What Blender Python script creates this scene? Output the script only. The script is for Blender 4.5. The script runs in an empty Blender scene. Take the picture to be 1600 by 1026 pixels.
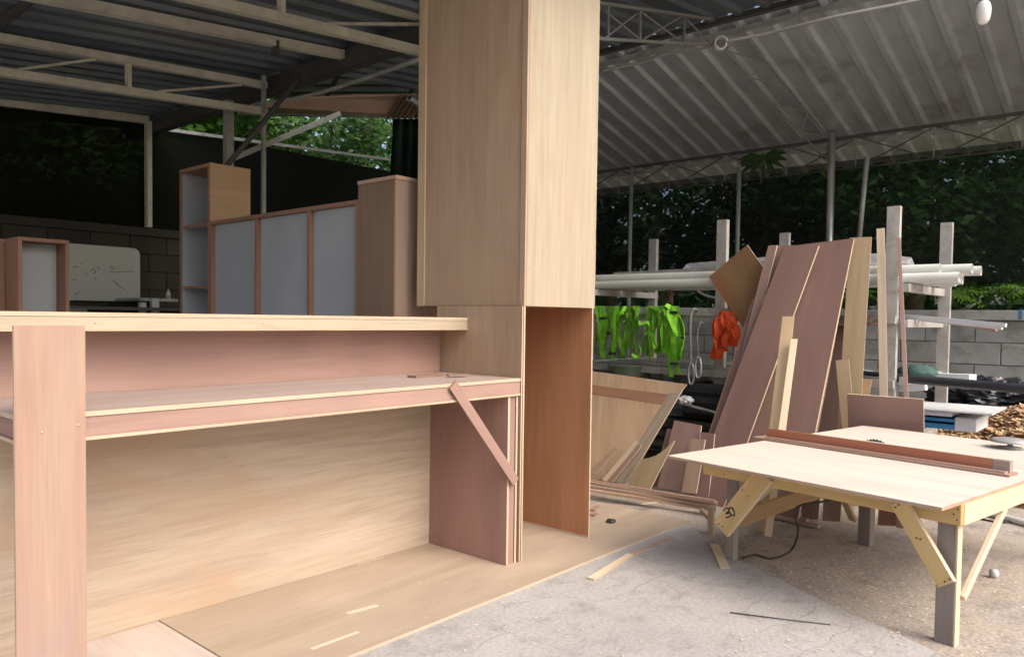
import bpy, bmesh, math, random
from mathutils import Vector, Matrix
random.seed(7)
S = bpy.context.scene
COL = S.collection
# ------------------------------------------------------------------ camera
EYE = 1.05
F, CY = 1195.07, 540.44
PITCH, ROLL, YAW = [math.radians(a) for a in (2.0485, 0.7897, 40.950)]
cp, sp, cr, sr = math.cos(PITCH), math.sin(PITCH), math.cos(ROLL), math.sin(ROLL)
M1 = Matrix(((1, 0, 0), (0, -sp, -cp), (0, cp, -sp)))
M2 = Matrix(((cr, -sr, 0), (sr, cr, 0), (0, 0, 1)))
W = Matrix(((math.sin(YAW), -math.cos(YAW), 0), (math.cos(YAW), math.sin(YAW), 0), (0, 0, 1)))
MW = M2 @ M1 @ W                      # world -> (right, down, forward)
CAM = Vector((0, 0, EYE))
cd = bpy.data.cameras.new('camera'); cam = bpy.data.objects.new('camera', cd); COL.objects.link(cam)
Rw = MW.transposed()
rx, dn, fw = Rw.col[0], Rw.col[1], Rw.col[2]
cam.matrix_world = Matrix(((rx[0], -dn[0], -fw[0], 0), (rx[1], -dn[1], -fw[1], 0), (rx[2], -dn[2], -fw[2], EYE), (0, 0, 0, 1)))
cd.sensor_fit = 'HORIZONTAL'; cd.sensor_width = 36; cd.lens = F / 1600 * 36
cd.shift_x = 0; cd.shift_y = (CY - 513) / 1600
cd.clip_start = 0.05; cd.clip_end = 400
S.camera = cam
# ------------------------------------------------------------------ light
SUN_EL, SUN_AZ = math.radians(46), math.radians(-88)   # azimuth measured from +X, towards the open side behind the camera
world = bpy.data.worlds.new("World"); S.world = world; world.use_nodes = True
wn = world.node_tree; wn.nodes.clear()
sky = wn.nodes.new('ShaderNodeTexSky'); sky.sky_type = 'NISHITA'; sky.sun_disc = False
sky.sun_elevation = SUN_EL; sky.sun_rotation = math.radians(90) - SUN_AZ
sky.air_density = 1.0; sky.dust_density = 6.0; sky.ozone_density = 1.0
bg = wn.nodes.new('ShaderNodeBackground'); bg.inputs['Strength'].default_value = 0.15
wo = wn.nodes.new('ShaderNodeOutputWorld')
wn.links.new(sky.outputs[0], bg.inputs[0]); wn.links.new(bg.outputs[0], wo.inputs[0])
sd = bpy.data.lights.new('sun', 'SUN'); sd.energy = 0.6; sd.angle = math.radians(60); sd.color = (1.0, 0.96, 0.9)
sun = bpy.data.objects.new('sun', sd); COL.objects.link(sun)
sdir = Vector((math.cos(SUN_EL) * math.cos(SUN_AZ), math.cos(SUN_EL) * math.sin(SUN_AZ), math.sin(SUN_EL)))
sun.rotation_euler = sdir.to_track_quat('Z', 'Y').to_euler()
S.view_settings.view_transform = 'Standard'; S.view_settings.look = 'None'
S.view_settings.exposure = 1.0; S.view_settings.gamma = 1.0; S.view_settings.use_curve_mapping = False
S.render.engine = 'CYCLES'
S.cycles.max_bounces = 8; S.cycles.diffuse_bounces = 5; S.cycles.transparent_max_bounces = 24

# ------------------------------------------------------------------ placing helpers (photograph measurements -> places)
def ray(px, py): return MW.transposed() @ Vector(((px - 800) / F, (py - CY) / F, 1.0))
def G(px, py, h=0.0): d = ray(px, py); return CAM + d * ((h - EYE) / d.z)
def onX(px, py, X): d = ray(px, py); return CAM + d * (X / d.x)
def onY(px, py, Y): d = ray(px, py); return CAM + d * (Y / d.y)
# ------------------------------------------------------------------ materials
def nt(name):
    m = bpy.data.materials.new(name); m.use_nodes = True
    t = m.node_tree; b = t.nodes['Principled BSDF']
    return m, t, b
def N(t, typ, **k):
    n = t.nodes.new(typ)
    for a, v in k.items():
        if a in n.inputs: n.inputs[a].default_value = v
        else: setattr(n, a, v)
    return n
def coords(t, scale, rnd=True):
    tc = N(t, 'ShaderNodeTexCoord'); mp = N(t, 'ShaderNodeMapping'); mp.inputs['Scale'].default_value = scale
    if rnd:
        oi = N(t, 'ShaderNodeObjectInfo'); mu = N(t, 'ShaderNodeVectorMath', operation='SCALE')
        cb = N(t, 'ShaderNodeCombineXYZ')
        for i in range(3): t.links.new(oi.outputs['Random'], cb.inputs[i])
        t.links.new(cb.outputs[0], mu.inputs[0]); mu.inputs['Scale'].default_value = 37.0
        ad = N(t, 'ShaderNodeVectorMath', operation='ADD')
        t.links.new(tc.outputs['Object'], ad.inputs[0]); t.links.new(mu.outputs[0], ad.inputs[1])
        t.links.new(ad.outputs[0], mp.inputs[0])
    else: t.links.new(tc.outputs['Object'], mp.inputs[0])
    return mp.outputs[0]
def ramp(t, src, stops):
    r = N(t, 'ShaderNodeValToRGB'); e = r.color_ramp.elements
    while len(e) < len(stops): e.new(0.5)
    for el, (p, c) in zip(e, stops): el.position = p; el.color = (*c, 1) if len(c) == 3 else c
    t.links.new(src, r.inputs[0]); return r.outputs[0]
def mix(t, a, b, f, mode='MIX'):
    m = N(t, 'ShaderNodeMix', data_type='RGBA', blend_type=mode)
    if isinstance(f, float): m.inputs[0].default_value = f
    else: t.links.new(f, m.inputs[0])
    for i, x in ((6, a), (7, b)):
        if isinstance(x, tuple): m.inputs[i].default_value = (*x, 1)
        else: t.links.new(x, m.inputs[i])
    return m.outputs[2]
def noise(t, vec, scale, detail=4, rough=0.55, dist=0.0):
    n = N(t, 'ShaderNodeTexNoise'); n.inputs['Scale'].default_value = scale; n.inputs['Detail'].default_value = detail
    n.inputs['Roughness'].default_value = rough; n.inputs['Distortion'].default_value = dist
    t.links.new(vec, n.inputs['Vector']); return n.outputs['Fac']
def bump(t, b, src, strength=0.1, dist=0.002):
    n = N(t, 'ShaderNodeBump'); n.inputs['Strength'].default_value = strength; n.inputs['Distance'].default_value = dist
    t.links.new(src, n.inputs['Height']); t.links.new(n.outputs[0], b.inputs['Normal'])
def rough_from(t, b, src, lo, hi):
    mr = N(t, 'ShaderNodeMapRange'); mr.inputs[3].default_value = lo; mr.inputs[4].default_value = hi
    t.links.new(src, mr.inputs[0]); t.links.new(mr.outputs[0], b.inputs['Roughness'])
def wood(name, lo, hi, stain=None, stain_amt=0.5, grain=1.0, knots=0.0, rough=0.55, vary=0.12, layers=False):
    """veneer with its grain along the object's own X axis"""
    m, t, b = nt(name)
    v = coords(t, (0.42, 3.0, 3.0)); n1 = noise(t, v, 2.0, 5, 0.55, 1.1)
    c = ramp(t, n1, [(0.3, lo), (0.7, hi)])
    v2 = coords(t, (2.5, 130, 130)); n2 = noise(t, v2, 1.6, 3, 0.6)
    g = ramp(t, n2, [(0.3, (1 - .10 * grain,) * 3), (0.62, (1.0,) * 3)])
    c = mix(t, c, g, 1.0, 'MULTIPLY')
    v4 = coords(t, (1.0, 15, 15)); n4 = noise(t, v4, 2.0, 4, 0.62, 1.2)
    g4 = ramp(t, n4, [(0.32, (1 - .075 * grain,) * 3), (0.5, (1.0,) * 3), (0.72, (1.03,) * 3)])
    c = mix(t, c, g4, 1.0, 'MULTIPLY')
    vw = coords(t, (0.22, 1.0, 1.0)); wv = N(t, 'ShaderNodeTexWave', wave_type='BANDS', bands_direction='Y')
    wv.inputs['Scale'].default_value = 7.0; wv.inputs['Distortion'].default_value = 5.5; wv.inputs['Detail'].default_value = 3.0; wv.inputs['Detail Scale'].default_value = 1.4
    t.links.new(vw, wv.inputs['Vector']); gw = ramp(t, wv.outputs['Fac'], [(0.0, (1 - .075 * grain, 1 - .09 * grain, 1 - .11 * grain)), (0.6, (1.0,) * 3), (1.0, (1.0,) * 3)])
    gm_ = ramp(t, noise(t, coords(t, (.7, 1.6, 1.6)), 1.7, 3), [(.44, (0,) * 3), (.62, (.85,) * 3)])
    c = mix(t, c, mix(t, c, gw, 1.0, 'MULTIPLY'), gm_)
    if layers:
        tc = N(t, 'ShaderNodeTexCoord'); sx = N(t, 'ShaderNodeSeparateXYZ'); t.links.new(tc.outputs['Object'], sx.inputs[0])
        ml = N(t, 'ShaderNodeMath', operation='MULTIPLY'); ml.inputs[1].default_value = 2 * math.pi / .0042; t.links.new(sx.outputs['Z'], ml.inputs[0])
        sn = N(t, 'ShaderNodeMath', operation='COSINE'); t.links.new(ml.outputs[0], sn.inputs[0])
        c = mix(t, c, ramp(t, sn.outputs[0], [(.25, (.72, .64, .56)), (.75, (1.0,) * 3)]), 1.0, 'MULTIPLY')
    if stain:
        v3 = coords(t, (1.1, 2.4, 2.4)); n3 = noise(t, v3, 1.3, 3, 0.5, 0.6)
        f = ramp(t, n3, [(0.47, (0, 0, 0)), (0.68, (stain_amt,) * 3)])
        c = mix(t, c, stain, f)
    if knots:
        vk = coords(t, (2.0, 9.0, 9.0)); nk = noise(t, vk, 3.2, 5, 0.72, 0.5)
        fk = ramp(t, nk, [(0.66, (0, 0, 0)), (0.78, (knots,) * 3)])
        c = mix(t, c, (lo[0] * .45, lo[1] * .38, lo[2] * .3), fk)
    oi = N(t, 'ShaderNodeObjectInfo'); mr = N(t, 'ShaderNodeMapRange'); mr.inputs[3].default_value = 1 - vary; mr.inputs[4].default_value = 1 + vary * .4
    t.links.new(oi.outputs['Random'], mr.inputs[0]); cb = N(t, 'ShaderNodeCombineColor')
    for i in range(3): t.links.new(mr.outputs[0], cb.inputs[i])
    c = mix(t, c, cb.outputs[0], 1.0, 'MULTIPLY')
    t.links.new(c, b.inputs['Base Color']); rough_from(t, b, n4, rough - .1, rough + .15)
    bump(t, b, n2, 0.18 * grain, 0.001)
    return m
def plain(name, colr, rough=0.6, metal=0.0, var=0.12, scale=3.0, bmp=0.0, dirt=None, dirt_amt=.5, bscale=40):
    m, t, b = nt(name)
    v = coords(t, (1, 1, 1)); n = noise(t, v, scale, 5, 0.6)
    lo = tuple(x * (1 - var) for x in colr); hi = tuple(min(1, x * (1 + var)) for x in colr)
    c = ramp(t, n, [(0.3, lo), (0.7, hi)])
    if dirt:
        n3 = noise(t, v, scale * 2.3, 6, 0.7, .4); f = ramp(t, n3, [(0.5, (0, 0, 0)), (0.66, (dirt_amt,) * 3)]); c = mix(t, c, dirt, f)
    t.links.new(c, b.inputs['Base Color']); b.inputs['Metallic'].default_value = metal
    rough_from(t, b, n, rough - .08, rough + .08)
    if bmp: bump(t, b, noise(t, v, bscale, 4), bmp, 0.004)
    return m
MAT = {}
MAT['ply_tan'] = wood('ply_tan', (.37, .255, .165), (.455, .33, .22), (.38, .235, .15), .45, 1.2, .35)
MAT['ply_pale'] = wood('ply_pale', (.415, .345, .25), (.48, .41, .30), (.45, .34, .25), .4, 1.2, .35)
MAT['ply_back'] = wood('ply_back', (.40, .315, .235), (.51, .42, .325), (.40, .27, .17), .7, 1.5, .9)
MAT['ply_base'] = wood('ply_base', (.37, .29, .215), (.45, .36, .275), (.54, .44, .34), .5, .7)
MAT['ply_base2'] = wood('ply_base2', (.50, .42, .37), (.60, .51, .45), (.45, .34, .28), .3, .7)
MAT['ply_pink'] = wood('ply_pink', (.32, .195, .16), (.385, .245, .205), (.47, .30, .25), .4, .8)
MAT['ply_post'] = wood('ply_post', (.345, .20, .155), (.40, .285, .205), (.30, .225, .225), .8, 1.0, vary=.0)
MAT['ply_rose'] = wood('ply_rose', (.26, .15, .12), (.33, .195, .16), (.32, .18, .14), .4, .9)  # also the darker copy of ply_pink for the counter's shaded side faces
MAT['ply_rose_dark'] = wood('ply_rose_dark', (.14, .085, .07), (.18, .11, .09), None, 0, .8)
MAT['ply_orange'] = wood('ply_orange', (.38, .17, .08), (.50, .245, .125), (.44, .18, .08), .5, .9)
MAT['ply_mauve'] = wood('ply_mauve', (.25, .15, .122), (.30, .185, .155), (.26, .15, .12), .5, .6)
MAT['ply_mauve2'] = wood('ply_mauve2', (.31, .20, .165), (.38, .255, .215), (.25, .16, .14), .4, .8)
MAT['shelf_gray'] = wood('shelf_gray', (.33, .26, .23), (.43, .34, .30), (.36, .30, .28), .6, .7)
MAT['edge'] = wood('edge', (.54, .45, .34), (.70, .60, .47), None, 0, .6, vary=.05, layers=True)
MAT['edge_dark'] = wood('edge_dark', (.42, .28, .20), (.52, .37, .27), None, 0, 1.3)
MAT['table_top'] = wood('table_top', (.60, .56, .48), (.67, .63, .55), (.56, .47, .41), .6, .9, .25, vary=.0)
MAT['pine'] = wood('pine', (.52, .36, .15), (.66, .48, .22), (.48, .30, .12), .4, .8, .75)
MAT['pine_lt'] = wood('pine_lt', (.62, .50, .34), (.72, .60, .43), None, 0, .8)
MAT['plank'] = wood('plank', (.42, .31, .18), (.53, .40, .25), (.40, .27, .15), .35, .9, .4)
MAT['leg_gray'] = wood('leg_gray', (.22, .185, .165), (.31, .27, .24), (.15, .12, .10), .5, 1.4)
MAT['ochre'] = wood('ochre', (.26, .15, .07), (.35, .21, .10), (.36, .14, .06), .7, .6)
MAT['red_wood'] = wood('red_wood', (.36, .13, .07), (.45, .18, .10), None, 0, .7)
MAT['cab_wood'] = wood('cab_wood', (.24, .125, .08), (.32, .175, .11), (.26, .12, .07), .4, .7)
MAT['cab_ochre'] = wood('cab_ochre', (.34, .21, .10), (.41, .26, .135), None, 0, .7)
MAT['cab_brown'] = wood('cab_brown', (.19, .125, .08), (.25, .165, .11), (.20, .10, .065), .6, 1.0)
MAT['cab_side'] = wood('cab_side', (.27, .195, .15), (.34, .25, .195), (.25, .16, .12), .5, 1.1, .4)
MAT['cab_inner'] = plain('cab_inner', (.33, .35, .375), .4, 0, .08, 2)
MAT['white_board'] = plain('white_board', (.42, .46, .43), .25, 0, .05, 3, dirt=(.4, .44, .42), dirt_amt=.5)
MAT['ink'] = plain('ink', (.06, .07, .08), .6)
MAT['marker'] = plain('marker', (.03, .025, .03), .6)
MAT['steel_cream'] = plain('steel_cream', (.56, .55, .44), .55, 0, .14, 3, dirt=(.30, .24, .16), dirt_amt=.45)
MAT['steel_gray'] = plain('steel_gray', (.34, .36, .34), .5, .2, .18, 4, dirt=(.17, .13, .10))
MAT['steel_dark'] = plain('steel_dark', (.07, .07, .07), .6, .2, .2, 4)
MAT['tie_gray'] = plain('tie_gray', (.20, .20, .19), .6)
MAT['galv'] = plain('galv', (.55, .56, .57), .35, .8, .12, 6)
MAT['rack_steel'] = plain('rack_steel', (.46, .45, .42), .5, .2, .15, 5, dirt=(.25, .2, .15), dirt_amt=.5)
MAT['rusty'] = plain('rusty', (.20, .12, .09), .8, 0, .4, 14, .3, dirt=(.35, .30, .27), dirt_amt=.8)
MAT['pvc'] = plain('pvc', (.66, .68, .64), .35, 0, .06, 3)
MAT['white_foam'] = plain('white_foam', (.58, .59, .60), .6, 0, .05)
MAT['blue_pack'] = plain('blue_pack', (.04, .20, .40), .4)
MAT['black_plastic'] = plain('black_plastic', (.035, .037, .042), .22, 0, .2, 6)
MAT['black_cloth'] = plain('black_cloth', (.02, .02, .02), .9, 0, .3, 9, .4)
MAT['black_pipe'] = plain('black_pipe', (.03, .032, .04), .4)
MAT['cord'] = plain('cord', (.03, .028, .026), .6)
MAT['rope'] = plain('rope', (.22, .22, .22), .8, 0, .2, 30)
MAT['green_strap'] = plain('green_strap', (.34, .80, .06), .85, 0, .25, 20)
MAT['green_strap2'] = plain('green_strap2', (.22, .50, .05), .6, 0, .3, 20)
MAT['red_strap'] = plain('red_strap', (.85, .14, .04), .85, 0, .25, 14)
MAT['green_bag'] = plain('green_bag', (.05, .11, .10), .8, 0, .3, 30, .6)
MAT['basin'] = plain('basin', (.16, .20, .14), .4, 0, .3, 10)
MAT['gray_metal'] = plain('gray_metal', (.36, .35, .34), .5, .1, .2, 8, dirt=(.2, .15, .12))
MAT['lamp_white'] = plain('lamp_white', (.75, .72, .68), .3)
MAT['mortar'] = plain('mortar', (.31, .31, .285), .9, 0, .2, 6, .4, dirt=(.10, .11, .08), dirt_amt=.6)
MAT['mortar_shaded'] = plain('mortar_shaded', (.03, .03, .026), .9)  # mortar with the dim back corner's shade put into its colour
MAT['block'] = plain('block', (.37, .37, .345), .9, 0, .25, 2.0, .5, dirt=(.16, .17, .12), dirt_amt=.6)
MAT['block_shaded'] = plain('block_shaded', (.045, .043, .036), .9, 0, .3, 2.0, .5, dirt=(.04, .04, .03), dirt_amt=.6)  # same concrete block, shade of the dim back corner put into its colour
MAT['bark'] = plain('bark', (.10, .075, .05), .9, 0, .3, 12, .6)
def metal_sheet(name, base, met=.8):
    m, t, b = nt(name); v = coords(t, (.6, 6, 6)); n = noise(t, v, 2.0, 5, .6)
    c = ramp(t, n, [(0.3, tuple(x * .75 for x in base)), (0.7, base)])
    v2 = coords(t, (1.5, 1.5, 1.5)); n2 = noise(t, v2, 1.6, 6, .65); c = mix(t, c, (.16, .12, .09), ramp(t, n2, [(0.56, (0,) * 3), (0.72, (.45,) * 3)]))
    t.links.new(c, b.inputs['Base Color']); b.inputs['Metallic'].default_value = met; rough_from(t, b, n, .3, .45); return m
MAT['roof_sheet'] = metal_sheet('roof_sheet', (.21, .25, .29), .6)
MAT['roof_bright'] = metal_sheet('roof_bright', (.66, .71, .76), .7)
MAT['awning'] = plain('awning', (.55, .36, .26), .6, 0, .15, 3)
def leafmat(name, a, b_):
    m, t, b = nt(name); oi = N(t, 'ShaderNodeTexCoord')
    n = noise(t, oi.outputs['Object'], 2.6, 3); c = ramp(t, n, [(0.3, a), (0.7, b_)]); t.links.new(c, b.inputs['Base Color'])
    b.inputs['Roughness'].default_value = .45
    tr = N(t, 'ShaderNodeBsdfTranslucent'); t.links.new(c, tr.inputs['Color']); ms = N(t, 'ShaderNodeMixShader'); ms.inputs[0].default_value = .35
    t.links.new(b.outputs[0], ms.inputs[1]); t.links.new(tr.outputs[0], ms.inputs[2]); t.links.new(ms.outputs[0], t.nodes['Material Output'].inputs[0]); return m
MAT['leaf'] = leafmat('leaf', (.05, .13, .025), (.12, .26, .05))
MAT['leaf_dark'] = leafmat('leaf_dark', (.03, .075, .02), (.065, .14, .035))
MAT['leaf_bright'] = leafmat('leaf_bright', (.10, .24, .03), (.20, .38, .06))
def netmat(name, alpha, colr, dv=.035):
    m, t, b = nt(name); b.inputs['Base Color'].default_value = (*colr, 1); b.inputs['Roughness'].default_value = .95; b.inputs['Specular IOR Level'].default_value = .05
    v = coords(t, (.35, 2.0, 5.0), False); n = noise(t, v, 2.2, 5, .65); mr = N(t, 'ShaderNodeMapRange')
    mr.inputs[1].default_value = .3; mr.inputs[2].default_value = .7; mr.inputs[3].default_value = min(.992, alpha + dv); mr.inputs[4].default_value = alpha - dv
    t.links.new(n, mr.inputs[0]); t.links.new(mr.outputs[0], b.inputs['Alpha']); return m
MAT['net'] = netmat('net', .75, (.012, .014, .013))
MAT['net_left'] = netmat('net_left', .982, (.008, .009, .008), .008)
def clear_film():
    m, t, b = nt('film'); b.inputs['Base Color'].default_value = (.7, .72, .74, 1); b.inputs['Roughness'].default_value = .12; b.inputs['Alpha'].default_value = .35; return m
MAT['film'] = clear_film()
def groundmat(name, kind):
    m, t, b = nt(name); v = coords(t, (1, 1, 1), False)
    n1 = noise(t, v, 1.3, 6, .62, .3); n2 = noise(t, v, 9, 6, .7); n3 = noise(t, v, 70, 3, .6)
    if kind == 'slab':
        c = ramp(t, n1, [(.3, (.35, .335, .32)), (.7, (.455, .44, .425))])
        c = mix(t, c, (.27, .255, .24), ramp(t, n2, [(.50, (0,) * 3), (.68, (.75,) * 3)]))
        c = mix(t, c, ramp(t, n3, [(.3, (.78,) * 3), (.6, (1,) * 3)]), 1.0, 'MULTIPLY')
        # trowel joints and hairline cracks
        mp = N(t, 'ShaderNodeMapping'); mp.inputs['Rotation'].default_value = (0, 0, math.radians(8)); t.links.new(v, mp.inputs[0])
        ad = N(t, 'ShaderNodeVectorMath', operation='ADD'); ns = N(t, 'ShaderNodeTexNoise'); ns.inputs['Scale'].default_value = 2.4
        t.links.new(v, ns.inputs['Vector']); sc = N(t, 'ShaderNodeVectorMath', operation='SCALE'); sc.inputs['Scale'].default_value = .4
        t.links.new(ns.outputs['Color'], sc.inputs[0]); t.links.new(mp.outputs[0], ad.inputs[0]); t.links.new(sc.outputs[0], ad.inputs[1])
        br = N(t, 'ShaderNodeTexBrick'); br.inputs['Scale'].default_value = 1.0; br.inputs['Mortar Size'].default_value = .004
        br.inputs['Brick Width'].default_value = .75; br.inputs['Row Height'].default_value = .16; br.inputs['Mortar Smooth'].default_value = .6
        t.links.new(ad.outputs[0], br.inputs['Vector'])
        brk = ramp(t, n1, [(.45, (0,) * 3), (.62, (.5,) * 3)])
        mm = N(t, 'ShaderNodeMath', operation='MULTIPLY'); t.links.new(br.outputs['Fac'], mm.inputs[0]); t.links.new(brk, mm.inputs[1])
        c = mix(t, c, (.13, .125, .125), mm.outputs[0])
    else:
        c = ramp(t, n1, [(.3, (.33, .29, .25)), (.7, (.45, .395, .345))])
        c = mix(t, c, (.22, .185, .16), ramp(t, n2, [(.50, (0,) * 3), (.68, (.7,) * 3)]))
        vs = coords(t, (1, 1, 1), False); n5 = noise(t, vs, 3.3, 5, .6); c = mix(t, c, (.50, .40, .28), ramp(t, n5, [(.52, (0,) * 3), (.7, (.5,) * 3)]))
        c = mix(t, c, ramp(t, n3, [(.3, (.65,) * 3), (.6, (1.05,) * 3)]), 1.0, 'MULTIPLY')
    t.links.new(c, b.inputs['Base Color']); b.inputs['Roughness'].default_value = .85
    bump(t, b, n3, .35, .004); return m
MAT['slab'] = groundmat('slab', 'slab'); MAT['dirt'] = groundmat('dirt', 'dirt')
MAT['soil'] = plain('soil', (.30, .26, .19), .9, 0, .5, 1, .5)  # brown soil, lightened to bounce light up under the right eave
MAT['chips'] = wood('chips', (.30, .17, .08), (.48, .30, .15), None, 0, 1, vary=.4)
MAT['dust'] = plain('dust', (.62, .52, .40), .9, 0, .2)
MAT['blade'] = plain('blade', (.10, .09, .085), .35, .8)
MAT['paper'] = plain('paper', (.62, .60, .68), .7)
MAT['drape'] = plain('drape', (.012, .03, .016), .9, 0, .3, 4)
MAT['asbestos'] = plain('asbestos', (.14, .13, .125), .8, 0, .2, 4)

# ------------------------------------------------------------------ object helpers
def setp(o, label=None, cat=None, group=None, kind=None):
    if label: o['label'] = label
    if cat: o['category'] = cat
    if group: o['group'] = group
    if kind: o['kind'] = kind
    return o
def wmat(o):
    m = o.matrix_basis.copy()
    while o.parent: o = o.parent; m = o.matrix_basis @ m
    return m
def link(name, me, mw, parent=None):
    o = bpy.data.objects.new(name, me); COL.objects.link(o)
    if parent: o.parent = parent; o.matrix_basis = wmat(parent).inverted() @ mw
    else: o.matrix_basis = mw
    return o
def thing(name, label, cat, loc=(0, 0, 0), group=None, rz=0.0):
    o = bpy.data.objects.new(name, None); COL.objects.link(o); o.location = loc; o.rotation_euler = (0, 0, rz)
    o.empty_display_size = .1
    o.matrix_basis = Matrix.Translation(Vector(loc)) @ Matrix.Rotation(rz, 4, 'Z')
    return setp(o, label, cat, group)
def mats(me, *names):
    for n in names: me.materials.append(MAT[n])
def box_mesh(name, L, Wd, T, face, edge=None, bevel=0.0):
    """box centred at origin; grain along X, broad faces +-Z, edges +-X +-Y"""
    bm = bmesh.new(); bmesh.ops.create_cube(bm, size=1)
    for v in bm.verts: v.co = Vector((v.co.x * L, v.co.y * Wd, v.co.z * T))
    if bevel: bmesh.ops.bevel(bm, geom=bm.edges[:], offset=bevel, segments=1, affect='EDGES')
    me = bpy.data.meshes.new(name); mats(me, face, edge or face)
    bm.normal_update()
    for f in bm.faces: f.material_index = 0 if abs(f.normal.z) > .9 else 1
    bm.to_mesh(me); bm.free(); return me
def frame(c, ax, az):
    ax = Vector(ax).normalized(); az = Vector(az); az = (az - ax * az.dot(ax)).normalized(); ay = az.cross(ax)
    m = Matrix((ax, ay, az)).transposed().to_4x4(); m.translation = Vector(c); return m
def slab(name, c, ax, az, L, Wd, T, face, edge=None, parent=None, bevel=0.0, label=None, cat=None, group=None):
    o = link(name, box_mesh(name, L, Wd, T, face, edge, bevel), frame(c, ax, az), parent)
    return setp(o, label, cat, group)
AX = {'x': (1, 0, 0), 'y': (0, 1, 0), 'z': (0, 0, 1)}
def bx(name, x, y, z, face, edge=None, parent=None, grain=None, bevel=0.0, M=None, **k):
    d = {'x': x[1] - x[0], 'y': y[1] - y[0], 'z': z[1] - z[0]}
    s = sorted(d, key=lambda a: d[a]); thin = s[0]; gr = grain or s[2]
    if gr == thin: thin = s[1]
    w_ = [a for a in 'xyz' if a not in (thin, gr)][0]
    c = Vector(((x[0] + x[1]) / 2, (y[0] + y[1]) / 2, (z[0] + z[1]) / 2))
    fm = frame(c, AX[gr], AX[thin])
    if M: fm = M @ fm
    o = link(name, box_mesh(name, d[gr], d[w_], d[thin], face, edge, bevel), fm, parent)
    return setp(o, k.get('label'), k.get('cat'), k.get('group'), k.get('kind'))
def bar(name, a, b, w, t, mat, parent=None, up=(0, 0, 1), edge=None, bevel=0.0, **k):
    a, b = Vector(a), Vector(b); d = b - a
    if abs(d.normalized().dot(Vector(up).normalized())) > .98: up = (1, 0, 0)
    o = link(name, box_mesh(name, d.length, w, t, mat, edge, bevel), frame((a + b) / 2, d, up), parent)
    return setp(o, k.get('label'), k.get('cat'), k.get('group'), k.get('kind'))
def sweep_bm(bm, pts, r, n=8, cap=True, flat=1.0):
    pts = [Vector(p) for p in pts]; rings = []; prev = None
    for i, p in enumerate(pts):
        d = (pts[min(i + 1, len(pts) - 1)] - pts[max(i - 1, 0)]).normalized()
        if prev is None: u = d.orthogonal().normalized()
        else: u = (prev - d * prev.dot(d)).normalized()
        prev = u; v = d.cross(u); rr = r[i] if isinstance(r, (list, tuple)) else r
        rings.append([bm.verts.new(p + (u * math.cos(2 * math.pi * j / n) + v * math.sin(2 * math.pi * j / n) * flat) * rr) for j in range(n)])
    for A_, B_ in zip(rings, rings[1:]):
        for j in range(n): bm.faces.new((A_[j], A_[(j + 1) % n], B_[(j + 1) % n], B_[j]))
    if cap: bm.faces.new(rings[0][::-1]); bm.faces.new(rings[-1])
def finish(name, bm, mat, parent=None, smooth=False, origin=None):
    org = Vector(origin) if origin is not None else (sum((v.co for v in bm.verts), Vector()) / max(1, len(bm.verts)))
    for v in bm.verts: v.co -= org
    me = bpy.data.meshes.new(name); 
    for q in (mat if isinstance(mat, (list, tuple)) else [mat]): me.materials.append(MAT[q])
    bmesh.ops.recalc_face_normals(bm, faces=bm.faces[:])
    bm.to_mesh(me); bm.free()
    if smooth: me.polygons.foreach_set('use_smooth', [True] * len(me.polygons))
    return link(name, me, Matrix.Translation(org), parent)
def tube(name, pts, r, mat, parent=None, n=8, label=None, cat=None, group=None, smooth=True, cap=True):
    bm = bmesh.new(); sweep_bm(bm, pts, r, n, cap); return setp(finish(name, bm, mat, parent, smooth), label, cat, group)
def hollow_pipe(name, a, b, r, t, mat, parent=None, n=14, **k):
    a, b = Vector(a), Vector(b); d = (b - a).normalized(); u = d.orthogonal().normalized(); v = d.cross(u); bm = bmesh.new(); R = []
    for p, rr in ((a, r), (b, r), (b, r - t), (a, r - t)):
        R.append([bm.verts.new(p + (u * math.cos(2 * math.pi * j / n) + v * math.sin(2 * math.pi * j / n)) * rr) for j in range(n)])
    for i in range(4):
        A_, B_ = R[i], R[(i + 1) % 4]
        for j in range(n): bm.faces.new((A_[j], A_[(j + 1) % n], B_[(j + 1) % n], B_[j]))
    return setp(finish(name, bm, mat, parent, False), k.get('label'), k.get('cat'), k.get('group'))
def bez(p, n=16):
    """Catmull-Rom through the points"""
    p = [Vector(q) for q in p]; p = [p[0] * 2 - p[1]] + p + [p[-1] * 2 - p[-2]]; out = []
    for i in range(1, len(p) - 2):
        for k in range(n):
            t = k / n; a, b, c, d = p[i - 1:i + 3]
            out.append(.5 * ((2 * b) + (c - a) * t + (2 * a - 5 * b + 4 * c - d) * t * t + (3 * b - a - 3 * c + d) * t ** 3))
    out.append(p[-2]); return out
def prism(name, pts, axis_vec, mat, parent=None, edge=None):
    """extrude a planar outline (3D points) by axis_vec; object frame: X along the outline's longest side"""
    pts = [Vector(p) for p in pts]; ax = Vector(axis_vec)
    e = max(((pts[(i + 1) % len(pts)] - pts[i]) for i in range(len(pts))), key=lambda q: q.length)
    c = sum(pts, Vector()) / len(pts); fm = frame(c, e, ax); inv = fm.inverted()
    bm = bmesh.new(); A_ = [bm.verts.new(inv @ p) for p in pts]; B_ = [bm.verts.new(inv @ (p + ax)) for p in pts]
    bm.faces.new(A_[::-1]); bm.faces.new(B_)
    for i in range(len(pts)):
        f = bm.faces.new((A_[i], A_[(i + 1) % len(pts)], B_[(i + 1) % len(pts)], B_[i])); f.material_index = 1
    bmesh.ops.recalc_face_normals(bm, faces=bm.faces[:])
    me = bpy.data.meshes.new(name); mats(me, mat, edge or mat); bm.to_mesh(me); bm.free()
    return link(name, me, fm, parent)

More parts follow.
